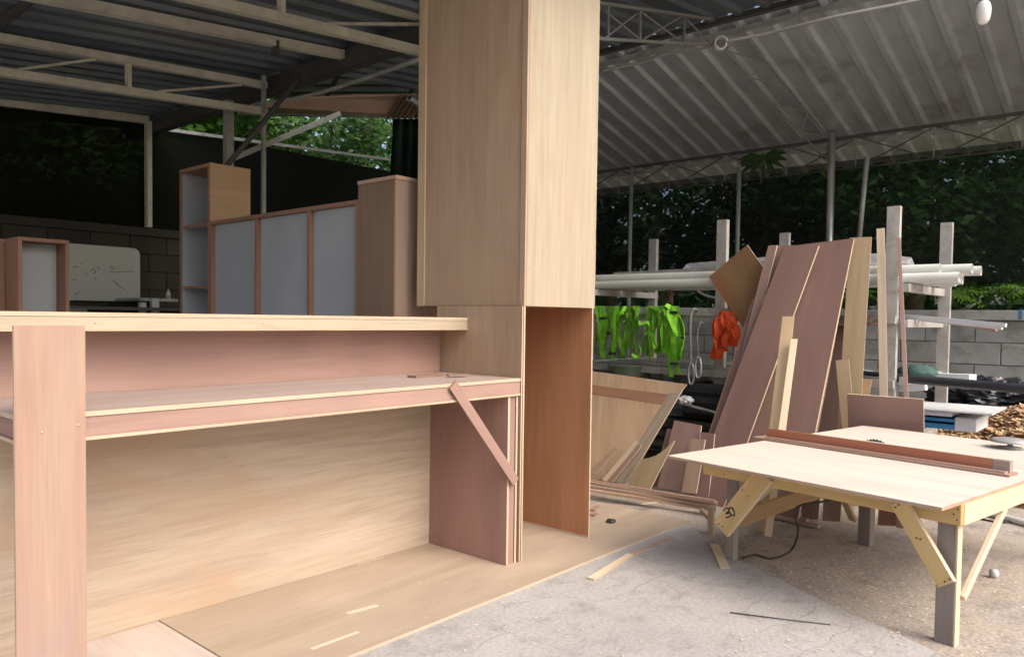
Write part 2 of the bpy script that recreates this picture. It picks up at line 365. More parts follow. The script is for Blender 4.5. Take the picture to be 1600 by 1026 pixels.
# ================================================================== THE SETTING
bm = bmesh.new(); q = [bm.verts.new(v) for v in ((-150, -150, -.034), (150, -150, -.034), (150, 150, -.034), (-150, 150, -.034))]; bm.faces.new(q)
setp(finish('ground', bm, 'soil', origin=(0, 0, 0)), kind='structure')
bm = bmesh.new(); q = [bm.verts.new(v) for v in ((-6, -8, -.03), (7.9, -8, -.03), (7.9, 8.7, -.03), (-6, 8.7, -.03))]; bm.faces.new(q)
setp(finish('workshop_floor', bm, 'dirt', origin=(0, 0, 0)), kind='structure')
# cement slab with an uneven, rounded edge
edge_px = [(1060, 806), (1085, 822), (1110, 845), (1135, 862), (1160, 874), (1190, 886), (1220, 901), (1250, 917), (1290, 936), (1330, 955), (1385, 977), (1440, 1002), (1490, 1026)]
ol = [G(*p) for p in edge_px]
ol = [Vector((-5, 3.3, 0)), Vector((1, 2.95, 0)), Vector((3.3, 2.25, 0))] + bez(ol, 5) + [Vector((2.2, -.6, 0)), Vector((1.5, -3, 0)), Vector((-5, -3, 0))]
bm = bmesh.new(); rings = []
for off, z in ((0.0, -.033), (.004, -.012), (.02, 0.0)):
    rg = []
    for i, p in enumerate(ol):
        a_, b_ = ol[i - 1], ol[(i + 1) % len(ol)]; tdir = (b_ - a_).normalized(); nrm = Vector((tdir.y, -tdir.x, 0)); rg.append(bm.verts.new(p + nrm * off + Vector((0, 0, z + random.uniform(-.0005, .0005)))))
    rings.append(rg)
for A_, B_ in zip(rings, rings[1:]):
    for i in range(len(ol)): bm.faces.new((A_[i], A_[(i + 1) % len(ol)], B_[(i + 1) % len(ol)], B_[i]))
bm.faces.new(rings[-1])
bmesh.ops.triangulate(bm, faces=[f for f in bm.faces if len(f.verts) > 4])
setp(finish('cement_slab', bm, 'slab', origin=(0, 0, 0)), kind='structure')

# ---- concrete block walls: every block a part
def block_wall(label, base, dirv, nrm, length, ztop, thick, face, rows_h=.19, bl=.39, name='block_wall'):
    dirv, nrm = Vector(dirv), Vector(nrm); t = thing(name, label, 'wall', base)
    core = frame(Vector(base) + dirv * length / 2 + nrm * (thick / 2 + .012) + Vector((0, 0, ztop / 2)), dirv, nrm)
    link('mortar_core', box_mesh('mortar_core', length, ztop - .02, thick, 'mortar' if face == 'block' else 'mortar_shaded'), core, t)
    ms = [box_mesh('block', bl - .008, rows_h - .008, .03, face, bevel=.003) for _ in range(1)]
    k = 0; z = ztop - .09
    while z > .02 and k < 290:
        s = (bl / 2) * (int(round(z / rows_h)) % 2)
        while s < length - bl * .6 and k < 290:
            c = Vector(base) + dirv * (s + bl / 2) + nrm * (.012 + random.uniform(-.004, .003)) + Vector((0, 0, z - rows_h / 2))
            link('block', ms[0], frame(c, dirv, nrm), t); s += bl; k += 1
        z -= rows_h
    bm_ = frame(Vector(base) + dirv * length / 2 + nrm * (thick / 2 - .01) + Vector((0, 0, ztop - .045)), dirv, nrm)
    link('ring_beam', box_mesh('ring_beam', length, .085, thick + .045, 'block' if face == 'block' else 'block_shaded', bevel=.004), bm_, t)
    return t
WX, WY = 7.6, 8.4
rw = block_wall('grey concrete block wall behind the steel rack and rubbish heap', (WX, -2.2, -.03), (0, 1, 0), (1, 0, 0), WY + 2.2, 1.21, .12, 'block')
bar('blue_mark', (WX - .035, .98, 1.105), (WX - .035, .98, 1.185), .02, .004, 'blue_pack', rw, up=(1, 0, 0))
block_wall('block wall behind the whiteboard and cabinets, toned dark for shade', (-1.2, WY, -.03), (1, 0, 0), (0, 1, 0), WX + 1.15, 2.0, .12, 'block_shaded')

# ---- shade nets
def net(name, label, o, e1, e2, mat, nu=30, nv=8, amp=.02):
    bm = bmesh.new(); o, e1, e2 = Vector(o), Vector(e1), Vector(e2); nr = e1.cross(e2).normalized(); g = []
    for i in range(nu + 1):
        g.append([bm.verts.new(o + e1 * i / nu + e2 * j / nv + nr * (amp * math.sin(i * 1.7 + j * .6) * math.sin(math.pi * j / nv) + random.uniform(-.004, .004))) for j in range(nv + 1)])
    for i in range(nu):
        for j in range(nv): bm.faces.new((g[i][j], g[i + 1][j], g[i + 1][j + 1], g[i][j + 1]))
    return setp(finish(name, bm, mat, None, True), label, 'shade net')
net('shade_net', 'black shade net stretched above the block wall behind the rack', (WX + .02, -2.2, 1.40), (0, 10.6, .06), (0, 0, 1.17), 'net')
net('shade_net', 'black shade net above the wall behind the cabinets', (-1.2, WY + .02, 1.93), (8.8, 0, .0), (0, 0, 1.16), 'net_left', 24, 6)

# ---- roofs
def roof(label, p0, run, rib_dir_len, n_ribs, pitch, thick_h=.03, mat='roof_sheet'):
    """panels of ribbed sheet; ribs run along rib_dir_len, repeat along run"""
    t = thing('metal_roof', label, 'roof', p0); run = Vector(run).normalized(); rl = Vector(rib_dir_len); up = run.cross(rl.normalized())
    if up.z < 0: up = -up
    per = 4; i = 0
    while i < n_ribs:
        prof = []
        for k in range(per):
            b0 = k * pitch
            prof += [(b0, 0), (b0 + pitch - .085, 0), (b0 + pitch - .062, -thick_h), (b0 + pitch - .020, -thick_h)]
        prof.append((per * pitch, 0)); prof.append((per * pitch + .012, .001))
        bm = bmesh.new(); V = []
        for s, h in prof:
            V.append([bm.verts.new(run * s + up * (h + e) + rl * f) for e in (0, .002) for f in (0, 1)])
        for A_, B_ in zip(V, V[1:]):
            bm.faces.new((A_[0], B_[0], B_[1], A_[1])); bm.faces.new((A_[2], A_[3], B_[3], B_[2]))
            bm.faces.new((A_[0], A_[2], B_[2], B_[0])); bm.faces.new((A_[1], B_[1], B_[3], A_[3]))
        me = bpy.data.meshes.new('roof_sheet'); mats(me, mat); bmesh.ops.recalc_face_normals(bm, faces=bm.faces[:]); bm.to_mesh(me); bm.free()
        link('roof_sheet', me, Matrix.Translation(Vector(p0) + run * i * pitch + up * .001 * ((i // per) % 2)), t); i += per
    return t
RX, RZ = 5.43, 3.36
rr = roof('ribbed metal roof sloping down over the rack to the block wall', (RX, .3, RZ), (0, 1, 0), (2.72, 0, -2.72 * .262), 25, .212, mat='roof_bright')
for X in (5.6, 7.62):
    z = RZ - (X - RX) * .262 - .022
    bx('purlin', (X - .02, X + .02), (.3, 5.6), (z - .035, z), 'steel_gray', parent=rr)
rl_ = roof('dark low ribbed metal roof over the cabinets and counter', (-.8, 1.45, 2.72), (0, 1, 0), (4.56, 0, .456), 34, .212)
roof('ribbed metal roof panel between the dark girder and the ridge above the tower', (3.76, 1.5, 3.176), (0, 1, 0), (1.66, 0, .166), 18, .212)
for X in (1.6,):
    z = 2.80 + X * .1 - .03
    bx('purlin', (X - .02, X + .02), (1.5, 8.6), (z - .04, z), 'steel_dark', parent=rl_)
bar('girder', (3.74, 1.2, 3.06), (3.74, 8.6, 3.06), .10, .14, 'steel_dark', rl_)
bar('ridge_gutter', (5.43, .3, 3.31), (5.43, 5.4, 3.31), .05, .04, 'steel_dark', rl_)
# rear open shed roof beyond the left net
rs = thing('rear_roof', 'dim purlins and sheet of the neighbouring shed roof beyond the girder', 'roof', (4, 8.8, 3.4))
camr = Vector((math.sin(YAW), -math.cos(YAW), 0)); camf = Vector((math.cos(YAW), math.sin(YAW), 0))
def cf(x, d, z): return camr * x + camf * d + Vector((0, 0, z))
def pz(px, py, D): return CAM + ray(px, py) * D
a0 = pz(380, 62, 9.2); a1 = pz(760, 62, 9.2)
sl = [pz(300, 150, 11.6), pz(800, 150, 11.6), pz(1000, -110, 6.4), pz(380, -110, 6.4)]  # near end stretched out of view, added to keep sky light off the back
nn = (sl[1] - sl[0]).cross(sl[3] - sl[0]).normalized()
prism('roof_sheet', sl, Vector((0, 0, .01)), 'asbestos', rs)
for k in range(14):
    f = (k + .5) / 14; A_ = sl[0].lerp(sl[3], f); B_ = sl[1].lerp(sl[2], f)
    bar('purlin', A_ - Vector((0, 0, .05)), B_ - Vector((0, 0, .05)), .05, .07, 'steel_gray', rs)
for k in range(4):
    f = (k + .6) / 4; A_ = sl[0].lerp(sl[1], f); B_ = sl[3].lerp(sl[2], f)
    bar('rafter', A_ - Vector((0, 0, .2)), B_ - Vector((0, 0, .2)), .04, .05, 'steel_dark', rs)
    for h in (.3, .65): 
        p = A_.lerp(B_, h); bar('strut', p - Vector((0, 0, .18)), p - Vector((0, 0, .0)), .025, .025, 'steel_gray', rs)
aw = thing('awning', 'peach coloured awning strip hanging above the trees behind the left net', 'awning', pz(500, 165, 10))
q = [pz(372, 181, 10.6), pz(700, 186, 10.6), pz(700, 148, 10.1), pz(560, 149, 10.1), pz(470, 154, 10.1), pz(375, 166, 10.1)]
prism('awning_sheet', q, Vector((0, 0, .012)), 'awning', aw)
bar('awning_rail', pz(372, 177, 10.55), pz(700, 181, 10.55), .05, .05, 'steel_gray', aw)
for k in range(9):
    x = 605 + k * 9; bar('awning_batten', pz(x, 185, 10.5), pz(x + 22, 150, 10.05), .04, .03, 'cab_brown', aw)

# ---- trusses and rods
def truss(label, Y, X0, X1, ztop0, ztop1, h, posts, w=.05, mat='steel_cream', extra=(), group='white roof trusses'):
    t = thing('roof_truss', label, 'truss', (X0, Y, ztop0), group)
    zt = lambda x: ztop0 + (x - X0) / (X1 - X0) * (ztop1 - ztop0)
    bar('top_chord', (X0, Y, zt(X0)), (X1, Y, zt(X1)), w, .055, mat, t)
    bar('bottom_chord', (X0, Y, zt(X0) - h), (X1, Y, zt(X1) - h), w, .055, mat, t)
    for x in posts: bar('vertical_strut', (x, Y, zt(x) - h + .03), (x, Y, zt(x) - .03), .05, .03, mat, t)
    for xa, xb in extra: bar('diagonal_strut', (xa, Y + .003, zt(xa) - h + .03), (xb, Y + .003, zt(xb) - .03), .03, .018, mat, t)
    return t
A_, B_ = onY(0, 60, 6), onY(415, 134, 6)
truss('pale double chord truss above the whiteboard, farthest of the three', 6.0, .2, B_.x, A_.z - (A_.x - .2) * .075, B_.z, .225, (2.48,), .06, extra=((1.75, 2.25), (2.7, 3.4)))
A_, B_ = onY(90, 2, 5), onY(545, 88, 5)
tb = thing('roof_beam', 'single pale beam ending at the dark girder near the tall tower', 'beam', (0.3, 5, 2.8), 'white roof trusses')
bar('beam', (.2, 5, A_.z - (A_.x - .2) * .105), (B_.x, 5, B_.z), .06, .065, 'steel_cream', tb)
bx('splice_plate', (A_.x + 1.42, A_.x + 1.44), (4.962, 5.038), (A_.z + .075, A_.z + .165), 'steel_dark', parent=tb)
A_, B_ = onY(312, 4, 4.1), onY(655, 80, 4.1)
truss('pale truss nearest the camera running into the tall plywood tower', 4.1, .9, 5.4, B_.z - (B_.x - .9) * .095 + .24, B_.z + (5.4 - B_.x) * .095 + .24, .24, (2.58, 3.9, 4.6), .06, extra=((2.9, 3.8), (1.6, 2.4)))
A_, B_ = onY(0, 164, WY - .05), onY(232, 188, WY - .05)
nb = thing('net_support', 'pale steel frame carrying the shade net behind the cabinets', 'frame', (A_.x, WY, 2))
bar('top_rail', A_ - Vector((.8, 0, .03)), B_, .05, .08, 'steel_cream', nb)
P1 = onY(232, 190, WY - .05); P2 = onY(232, 355, WY - .05); bar('post', (P2.x, P2.y, P2.z), (P2.x, P1.y, P1.z), .075, .05, 'steel_cream', nb)
C1, C2 = onY(240, 200, WY - .04), onY(612, 250, WY - .04); bar('lower_rail', C1, C2, .03, .035, 'steel_gray', nb)
p1, p2 = pz(357, 176, 6.6), pz(357, 300, 6.6)
pp = thing('steel_post', 'grey steel post with slanting brace rising behind the tall open cabinet', 'post', (p1.x, p1.y, 0))
bar('post', (p1.x, p1.y, 0), (p1.x, p1.y, p1.z + .1), .065, .065, 'steel_gray', pp)
bar('brace', Vector((p1.x, p1.y, pz(360, 250, 6.6).z)), pz(530, 178, 7.4), .045, .045, 'steel_gray', pp)
p1 = pz(412, 130, 6.4); bar('thin_post', (p1.x, p1.y, 0), (p1.x, p1.y, p1.z + .06), .03, .03, 'steel_gray', label='thin grey upright rod behind the cabinet row', cat='post')
tube('tie_rod', bez([pz(340, 275, 6.2), pz(400, 205, 6.2), pz(440, 155, 6.3), pz(470, 118, 6.4)], 6), .022, 'steel_dark', label='dark slanting tie rod beside the grey steel post', cat='rod')
tube('tie_rod', bez([pz(400, 163, 6.6), pz(480, 150, 6.3), pz(560, 126, 5.9), pz(655, 93, 5.4)], 8), .018, 'steel_gray', label='curved grey tie rod swinging up to the tower top', cat='rod')
tube('tie_rod', bez([pz(936, 112, 5.0), pz(1000, 98, 4.9), pz(1040, 84, 4.8), pz(1090, 78, 4.7), pz(1130, 66, 4.6), pz(1200, 53, 4.5), pz(1300, 28, 4.3), pz(1400, 8, 4.2), pz(1500, -12, 4.1)], 6), .010, 'tie_gray', label='long bent grey rod crossing under the right roof', cat='rod')
# right-hand truss near the ridge, seen in front of the sheet
rt = thing('roof_truss', 'thin grey ladder truss right of the tower top', 'truss', onY(1000, 60, 2.7))
def rtp(px, py): return onY(px, py, 2.7)
bar('top_chord', rtp(900, 0), rtp(1110, 30), .018, .018, 'tie_gray', rt); bar('bottom_chord', rtp(900, 59), rtp(1130, 72), .018, .018, 'tie_gray', rt)
for x, y0, y1 in ((1000, 14, 64), (1069, 24, 68), (950, 8, 61)): bar('vertical_strut', rtp(x, y1), rtp(x, y0), .014, .014, 'tie_gray', rt)
for a, b in (((945, 18), (1000, 62)), ((1000, 18), (1060, 62)), ((945, 60), (995, 22)), ((1005, 62), (1065, 26)), ((1072, 30), (1110, 68))): bar('diagonal_strut', rtp(*a), rtp(*b), .009, .009, 'tie_gray', rt)
# diagonal lattice girder under the right roof (from the ridge down to the eave)
lg = thing('lattice_girder', 'thin lattice girder running down the ribs to the galvanised pole', 'truss', (6.4, 2.6, 2.8))
def onR(px, py, drop=.06):
    d = ray(px, py); n_ = Vector((.262, 0, 1)); z0 = Vector((RX, 0, RZ - drop)); return CAM + d * ((n_.dot(z0 - CAM)) / n_.dot(d))
U = [onR(1165 + (1295 - 1165) * k / 4, 58 + (215 - 58) * k / 4) for k in range(5)]
L_ = [onR(1130 + (1290 - 1130) * k / 4, 78 + (250 - 78) * k / 4, .18) for k in range(5)]
bar('upper_chord', U[0], U[-1], .014, .014, 'tie_gray', lg); bar('lower_chord', L_[0], L_[-1], .014, .014, 'tie_gray', lg)
for k in range(5):
    bar('lattice_rod', U[k], L_[k], .009, .009, 'tie_gray', lg)
    if k < 4: bar('lattice_rod', L_[k], U[k + 1], .007, .007, 'tie_gray', lg)
# eave truss along the wall
et = thing('eave_truss', 'thin rod truss under the right eave above the net', 'truss', (WX - .15, 2, 2.7))
EX = WX - .12; ez = RZ - (EX - RX) * .262 - .06
bar('top_chord', (EX, .25, ez + .02), (EX, 5.6, ez + .02), .026, .026, 'steel_dark', et)
bar('bottom_chord', (EX, .25, ez - .27), (EX, 5.6, ez - .27), .010, .010, 'steel_dark', et)
y = .35
while y < 5.2:
    bar('vertical_strut', (EX, y, ez - .26), (EX, y, ez + .01), .009, .009, 'tie_gray', et)
    bar('diagonal_strut', (EX, y + .02, ez - .26), (EX, y + .62, ez), .010, .010, 'steel_dark', et)
    bar('diagonal_strut', (EX + .01, y + .02, ez), (EX + .01, y + .62, ez - .26), .010, .010, 'steel_dark', et); y += .65
# poles on the right
for (px, yt, yb, r, lab, m_) in ((1300, 216, 400, .034, 'shiny galvanised pole carrying the right eave', 'galv'), (1155, 268, 420, .022, 'thin grey pole before the net left of the mauve panels', 'steel_gray'), (987, 268, 420, .021, 'thin grey pole before the net beside the tower', 'steel_gray')):
    p = onX(px, yt, WX - .2); q_ = onX(px - 4, yb, WX - .2)
    tube('eave_pole', [(q_.x, q_.y, -.03), (q_.x, (q_.y + p.y) / 2, 1.4), (p.x, p.y, p.z + .05)], r, m_, n=12, label=lab, cat='pole', group='poles along the right net')
tube('slanted_pipe', [onX(1340, 400, WX - .25), onX(1355, 245, WX - .25)], .022, 'steel_gray', label='slanting grey pipe right of the galvanised pole', cat='pipe')
# rope coil and hook on the ladder truss, hanging lamp, hanging plant
c = pz(1127, 66, 4.55)
pts = [c + camr * (.035 * math.cos(a)) + Vector((0, 0, .035 * math.sin(a))) + camf * (a * .004) for a in [k * .5 for k in range(34)]]
tube('rope_coil', pts, .007, 'tie_gray', n=6, label='dull grey rope coil looped on the bent roof rod', cat='rope')
lm = thing('ceiling_lamp', 'white unlit bulb hanging in a black socket at top right', 'lamp', pz(1537, 20, 3.2))
bc = pz(1537, 20, 3.2); k_ = 3.2 / F
bm = bmesh.new(); prof = [(0.0, -19), (6, -18), (10, -13), (12, -4), (12.5, 4), (11, 12), (8, 17), (5, 19)]
def lathe(bm, c, prof, n=20):
    R = [[bm.verts.new(c + Vector((r * math.cos(2 * math.pi * j / n), r * math.sin(2 * math.pi * j / n), z))) for j in range(n)] for r, z in prof]
    for A_, B_ in zip(R, R[1:]):
        for j in range(n): bm.faces.new((A_[j], A_[(j + 1) % n], B_[(j + 1) % n], B_[j]))
    bm.faces.new(R[0][::-1]); bm.faces.new(R[-1])
lathe(bm, bc, [(max(.2, r * .85) * k_, z * k_ * .95) for r, z in prof]); finish('bulb', bm, 'lamp_white', lm, True)
tube('socket', [bc + Vector((0, 0, 18 * k_)), bc + Vector((0, 0, 34 * k_))], 5 * k_, 'cord', lm, 12)
tube('lamp_cable', [bc + Vector((0, 0, 33 * k_)), bc + Vector((0, 0, .95))], .004, 'cord', lm, 6)

# ================================================================== TREES
def leaf_cloud(bm, c, rad, n, size, mi=0, flat=1.0, droop=0.0):
    for _ in range(n):
        while True:
            p = Vector((random.uniform(-1, 1), random.uniform(-1, 1), random.uniform(-1, 1)))
            if .15 < p.length < 1: break
        p = Vector((p.x * rad[0], p.y * rad[1], p.z * rad[2])) + c
        a = Vector((random.gauss(0, 1), random.gauss(0, 1), random.gauss(0, .6) - droop)).normalized(); b = a.orthogonal().normalized()
        b = (b + a.cross(b) * random.uniform(-1, 1)).normalized(); s = size * random.uniform(.6, 1.4)
        v = [bm.verts.new(p), bm.verts.new(p + a * s * .5 + b * s * .22), bm.verts.new(p + a * s), bm.verts.new(p + a * s * .5 - b * s * .22)]
        f = bm.faces.new(v); f.material_index = mi
def tree(label, x, y, h, r, n, size, leaf, holes=9, trunk_r=.14):
    t = thing('broadleaf_tree', label, 'tree', (x, y, -.03), 'trees behind the nets')
    bm = bmesh.new(); top = Vector((x + random.uniform(-.3, .3), y + random.uniform(-.3, .3), h * .8))
    base = Vector((x, y, -.03)); pts = [base.lerp(top, k / 5) + Vector((random.uniform(-.08, .08), random.uniform(-.08, .08), 0)) for k in range(6)]
    sweep_bm(bm, pts, [trunk_r * (1 - .14 * k) for k in range(6)], 9)
    cl = []
    for k in range(holes):
        a = random.uniform(0, 6.28); f = random.uniform(.25, .98); rr_ = r * random.uniform(.35, .9)
        c = Vector((x + math.cos(a) * rr_, y + math.sin(a) * rr_, h * (.16 + .84 * f))); cl.append(c)
        s = base.lerp(top, min(1, .2 + .7 * f)); sweep_bm(bm, [s, s.lerp(c, .5) + Vector((0, 0, .1)), c], [trunk_r * .4, trunk_r * .28, trunk_r * .1], 6)
    finish('trunk', bm, 'bark', t, True)
    bm = bmesh.new()
    for c in cl:
        s = r * random.uniform(.35, .6); leaf_cloud(bm, c, (s, s, s * .75), n // holes, size, 0)
    finish('crown', bm, leaf, t)
for i, (x, y, h, r, lab, lf) in enumerate((
    (10.6, .2, 4.8, 1.7, 'dark leafy tree behind the net at the right edge', 'leaf'), (10.4, 2.4, 5.0, 1.7, 'green tree seen through the net right of the galvanised pole', 'leaf'),
    (10.6, 4.6, 5.2, 1.7, 'dark tree behind the net above the mauve panels', 'leaf_dark'), (10.4, 6.8, 5.2, 1.8, 'dark tree behind the net just right of the tower', 'leaf_dark'),
    (7.9, 11.2, 4.6, 1.6, 'tree with sky gaps right of the lower net rail', 'leaf'), (6.2, 11.2, 4.8, 1.6, 'bright green tree above the net behind the cabinet row', 'leaf_bright'),
    (4.4, 11.2, 4.8, 1.6, 'bright green tree behind the grey steel post', 'leaf_bright'), (2.4, 11.4, 4.2, 1.7, 'dark tree behind the net above the whiteboard', 'leaf_dark'),
    (.2, 11.6, 4.2, 1.7, 'dark tree behind the net at the left edge', 'leaf_dark'))):
    tree(lab, x, y, h, r * 1.1, 15000, .13, lf, 24)
# hedge mass farther off so the horizon is green
bm = bmesh.new()
for k in range(84):
    a = math.radians(-25 + k * 1.7); R_ = random.uniform(14, 17); c = Vector((math.cos(a) * R_, math.sin(a) * R_, random.uniform(.3, 6.0)))
    leaf_cloud(bm, c, (1.7, 1.7, 1.5), 300, .42, 0)
setp(finish('far_foliage', bm, 'leaf_dark'), 'distant dark foliage massed behind the nearer trees', 'foliage', kind='stuff')
# fern-like leaves hanging over the right wall
def fronds(name, label, spots, n=9, L=.35, mat='leaf_bright'):
    bm = bmesh.new()
    for p in spots:
        for k in range(n):
            a = random.uniform(0, 6.28); d = Vector((math.cos(a) * .6 - .25, math.sin(a), random.uniform(-.1, .35))).normalized(); q = Vector(p)
            for s in range(7):
                nx = q + d * L / 7; d = (d + Vector((0, 0, -.16))).normalized(); sd_ = d.cross(Vector((0, 0, 1))).normalized()
                for sg in (-1, 1):
                    w_ = L * .22 * (1 - s / 8); tip = q + sd_ * sg * w_ + d * w_ * .7 - Vector((0, 0, w_ * .2))
                    bm.faces.new([bm.verts.new(v) for v in (q, q.lerp(tip, .5) + d * w_ * .16, tip, q.lerp(tip, .5) - d * w_ * .16)])
                q = nx
    return setp(finish(name, bm, mat), label, 'plant')
for x, y in ((1480, 458), (1500, 462), (1530, 455), (1560, 450), (1590, 448), (1610, 455)):
    o = fronds('fern_plant', 'bright fern leaves in the gap above the wall at far right', [onX(x, y, WX + .05)], 10, .34); o['group'] = 'ferns above the wall at far right'
for x, y in ((1445, 450), (1430, 448), (1455, 456)):
    o = fronds('fern_plant', 'fern sprig hanging between the two right rack posts', [onX(x, y, WX + .05)], 7, .28); o['group'] = 'fern sprigs between the rack posts'
fronds('broad_leaf_plant', 'broad green leaves behind the ochre planks on the wall', [onX(x, y, WX + .05) for x, y in ((1318, 462), (1345, 458), (1330, 468), (1365, 455))], 8, .24)
bm = bmesh.new(); c = onX(1192, 243, WX - .1)
for k in range(11):
    a = math.pi * (k / 10) * 1.3 - .5; d = Vector((0, math.cos(a), -abs(math.sin(a)) * .7 + .1)).normalized(); sd_ = Vector((1, 0, 0)).cross(d).normalized(); p = [c, c + d * .12 + sd_ * .035, c + d * .27 - Vector((0, 0, .03)), c + d * .12 - sd_ * .035]
    bm.faces.new([bm.verts.new(v + Vector((random.uniform(-.03, .03), 0, 0))) for v in p])
sweep_bm(bm, [c, c + Vector((.2, .1, .12)), c + Vector((.5, .2, .2))], .006, 5)
setp(finish('hanging_leaves', bm, 'leaf_dark'), 'dark umbrella-shaped leaf cluster under the right eave', 'plant')
# dark drape beside the tower at the back corner
bm = bmesh.new(); D_ = 9.0; g = []
for i in range(13):
    f = i / 12; x = 612 + 60 * f; g.append([bm.verts.new(pz(x + (6 * (1 - j / 5) - 4) * (1 - f), 186 + 110 * j / 5, D_ + .12 * math.sin(i * 1.9))) for j in range(6)])
for i in range(12):
    for j in range(5): bm.faces.new((g[i][j], g[i + 1][j], g[i + 1][j + 1], g[i][j + 1]))
bmesh.ops.solidify(bm, geom=bm.faces[:], thickness=.01)
setp(finish('net_drape', bm, 'drape', None, True), 'dark green folded drape beside the tower at the back corner', 'drape')

# ================================================================== RECEPTION COUNTER
bx('plywood_sheet', (1.162, 3.615), (1.885, 3.06), (.0005, .0095), 'ply_base', 'edge', grain='x', label='tan plywood sheet on the floor carrying the counter and tower', cat='plywood sheet')
bx('plywood_sheet', (-1.2, 1.156), (1.93, 3.06), (.0005, .009), 'ply_base2', 'edge', grain='y', label='paler greyish plywood sheet on the floor under the left post', cat='plywood sheet')
psh = bpy.data.objects['plywood_sheet']
for a_, b_, w_ in ((G(542, 962), G(590, 949), .022), (G(486, 1018), G(560, 991), .016), (G(558, 885), G(600, 873), .008), (G(1003, 790), G(1030, 786), .02)):
    bar('scuff_mark', a_ + Vector((0, 0, .0102)), b_ + Vector((0, 0, .0102)), w_, .0006, 'edge', psh)
ct = thing('reception_counter', 'half built plywood reception counter with raised top and pink inner panels', 'counter', (1.5, 2.1, .01))
Z0 = .0105
bx('back_panel', (.42, 2.400), (2.575, 2.587), (Z0, .722), 'ply_back', 'edge', ct, grain='x')
bx('end_panel', (2.401, 2.413), (2.100, 2.5745), (Z0, .7245), 'ply_rose', 'edge', ct, grain='z', label='pink end panel toned darker for shade, with pale front edge')
bx('filler_strip', (2.4135, 2.4525), (2.106, 2.115), (Z0, .7245), 'ply_pink', 'edge', ct)
bx('end_panel', (2.453, 2.4645), (2.100, 2.575), (Z0, .7245), 'ply_rose', 'edge', ct, grain='z')
bx('shelf_top', (.610, 2.470), (2.092, 2.585), (.786, .7985), 'shelf_gray', 'edge', ct, grain='x', label='greyish writing shelf with a pale raw edge')
bx('apron', (.618, 2.470), (2.096, 2.105), (.7345, .7855), 'ply_pink', 'edge', ct, grain='x', label='pink plywood apron under the shelf')
bx('apron', (.6185, .6275), (2.1055, 2.574), (.7345, .7855), 'ply_rose', 'edge', ct, grain='y')  # end apron in the darker copy, its shade put into the colour
bx('shelf_bottom', (.612, 2.470), (2.0925, 2.574), (.7250, .7340), 'ply_rose', 'edge', ct, grain='x')
bx('riser_panel', (.42, 2.472), (2.590, 2.602), (.74, 1.0245), 'ply_pink', 'edge', ct, grain='x', label='pink riser panel between shelf and raised top')
bx('bar_top', (.40, 2.472), (2.411, 2.80), (1.0395, 1.0515), 'ply_pale', 'edge', ct, grain='x')
bx('bar_lip', (.402, 2.472), (2.413, 2.424), (1.0005, 1.039), 'ply_pale', 'edge_dark', ct, grain='x')
bx('bar_underside', (.402, 2.472), (2.4245, 2.80), (1.025, 1.0385), 'ply_tan', 'edge', ct, grain='x')
bx('lip_edge', (.402, 2.472), (2.4115, 2.424), (.9965, 1.0002), 'edge', 'edge', ct, grain='x')
bx('front_post', (.594, .7515), (2.0795, 2.0905), (Z0, 1.0175), 'ply_post', 'edge', ct, grain='z', label='tall pinkish board nailed up in front as a post')
for x, z in ((.652, .757), (.733, .768)):
    tube('nail', [(x, 2.0800, z), (x, 2.0782, z)], .0032, 'edge', ct, 10)
A_, B_ = Vector((2.058, 2.0855, .795)), Vector((2.438, 2.0855, .362))
cl_ = bar('brace_strip', A_, B_, .043, .009, 'ply_pink', ct, up=(0, 1, 0), edge='ply_rose', label='slanting pink strip nailed across the corner')
cl_.name = 'brace_strip'
tube('nail', [(2.075, 2.081, .776), (2.075, 2.0795, .776)], .003, 'edge', ct, 8)
for z in (.45, .27, .12):
    tube('nail', [(2.382, 2.5745, z), (2.382, 2.5735, z)], .0055, 'edge', ct, 8)
for k, (x, y, L, w_, a) in enumerate(((2.21, 2.40, .17, .05, 4), (2.30, 2.30, .10, .03, -12))):
    m_ = Matrix.Rotation(math.radians(a), 4, 'Z')
    slab('wood_scrap', (x, y, .8035 + .0045 * k), m_ @ Vector((1, 0, 0)), (0, 0, 1), L, w_, .006 if k else .0085, 'ply_rose', 'cab_brown', label=('small dark board scrap lying on the shelf by the tower', 'tiny thin scrap on the shelf near its front edge')[k], cat='scrap')

for x in (.95, 1.35, 1.80, 2.25): tube('nail', [(x, 2.0965, .760), (x, 2.0953, .760)], .0026, 'edge_dark', ct, 8)
for x in (.9, 1.45, 1.98): tube('nail', [(x, 2.4135, 1.02), (x, 2.4122, 1.02)], .0026, 'edge_dark', ct, 8)
# ================================================================== TALL TOWER
tw = thing('plywood_tower', 'tall plywood column box standing on two panels beside the counter', 'column', (2.75, 2.4, .01))
TZ0, TZ1 = 1.105, 3.02
bx('front_face', (2.4975, 3.0035), (2.090, 2.102), (TZ0, TZ1), 'ply_pale', 'edge', tw, grain='z', label='pale front face of the tower')
bx('corner_strip', (2.4850, 2.4970), (2.091, 2.119), (TZ0 + .001, TZ1), 'ply_tan', 'edge_dark', tw, grain='z')
bx('side_face', (2.4900, 2.4990), (2.1195, 2.717), (TZ0 + .002, TZ1), 'ply_tan', 'edge', tw, grain='z', label='tan left face of the tower, toned darker for side shade')  # darker plywood than the front face, side shade put into the colour
bx('edge_strip', (2.4835, 2.4895), (2.717, 2.722), (TZ0 + .002, TZ1), 'edge', 'edge', tw, grain='z')
bx('corner_strip', (2.4850, 2.4970), (2.7225, 2.768), (TZ0, TZ1), 'plank', 'edge', tw, grain='z')
bx('back_face', (2.4975, 3.0035), (2.757, 2.768), (TZ0, TZ1), 'ply_tan', 'edge', tw, grain='z')
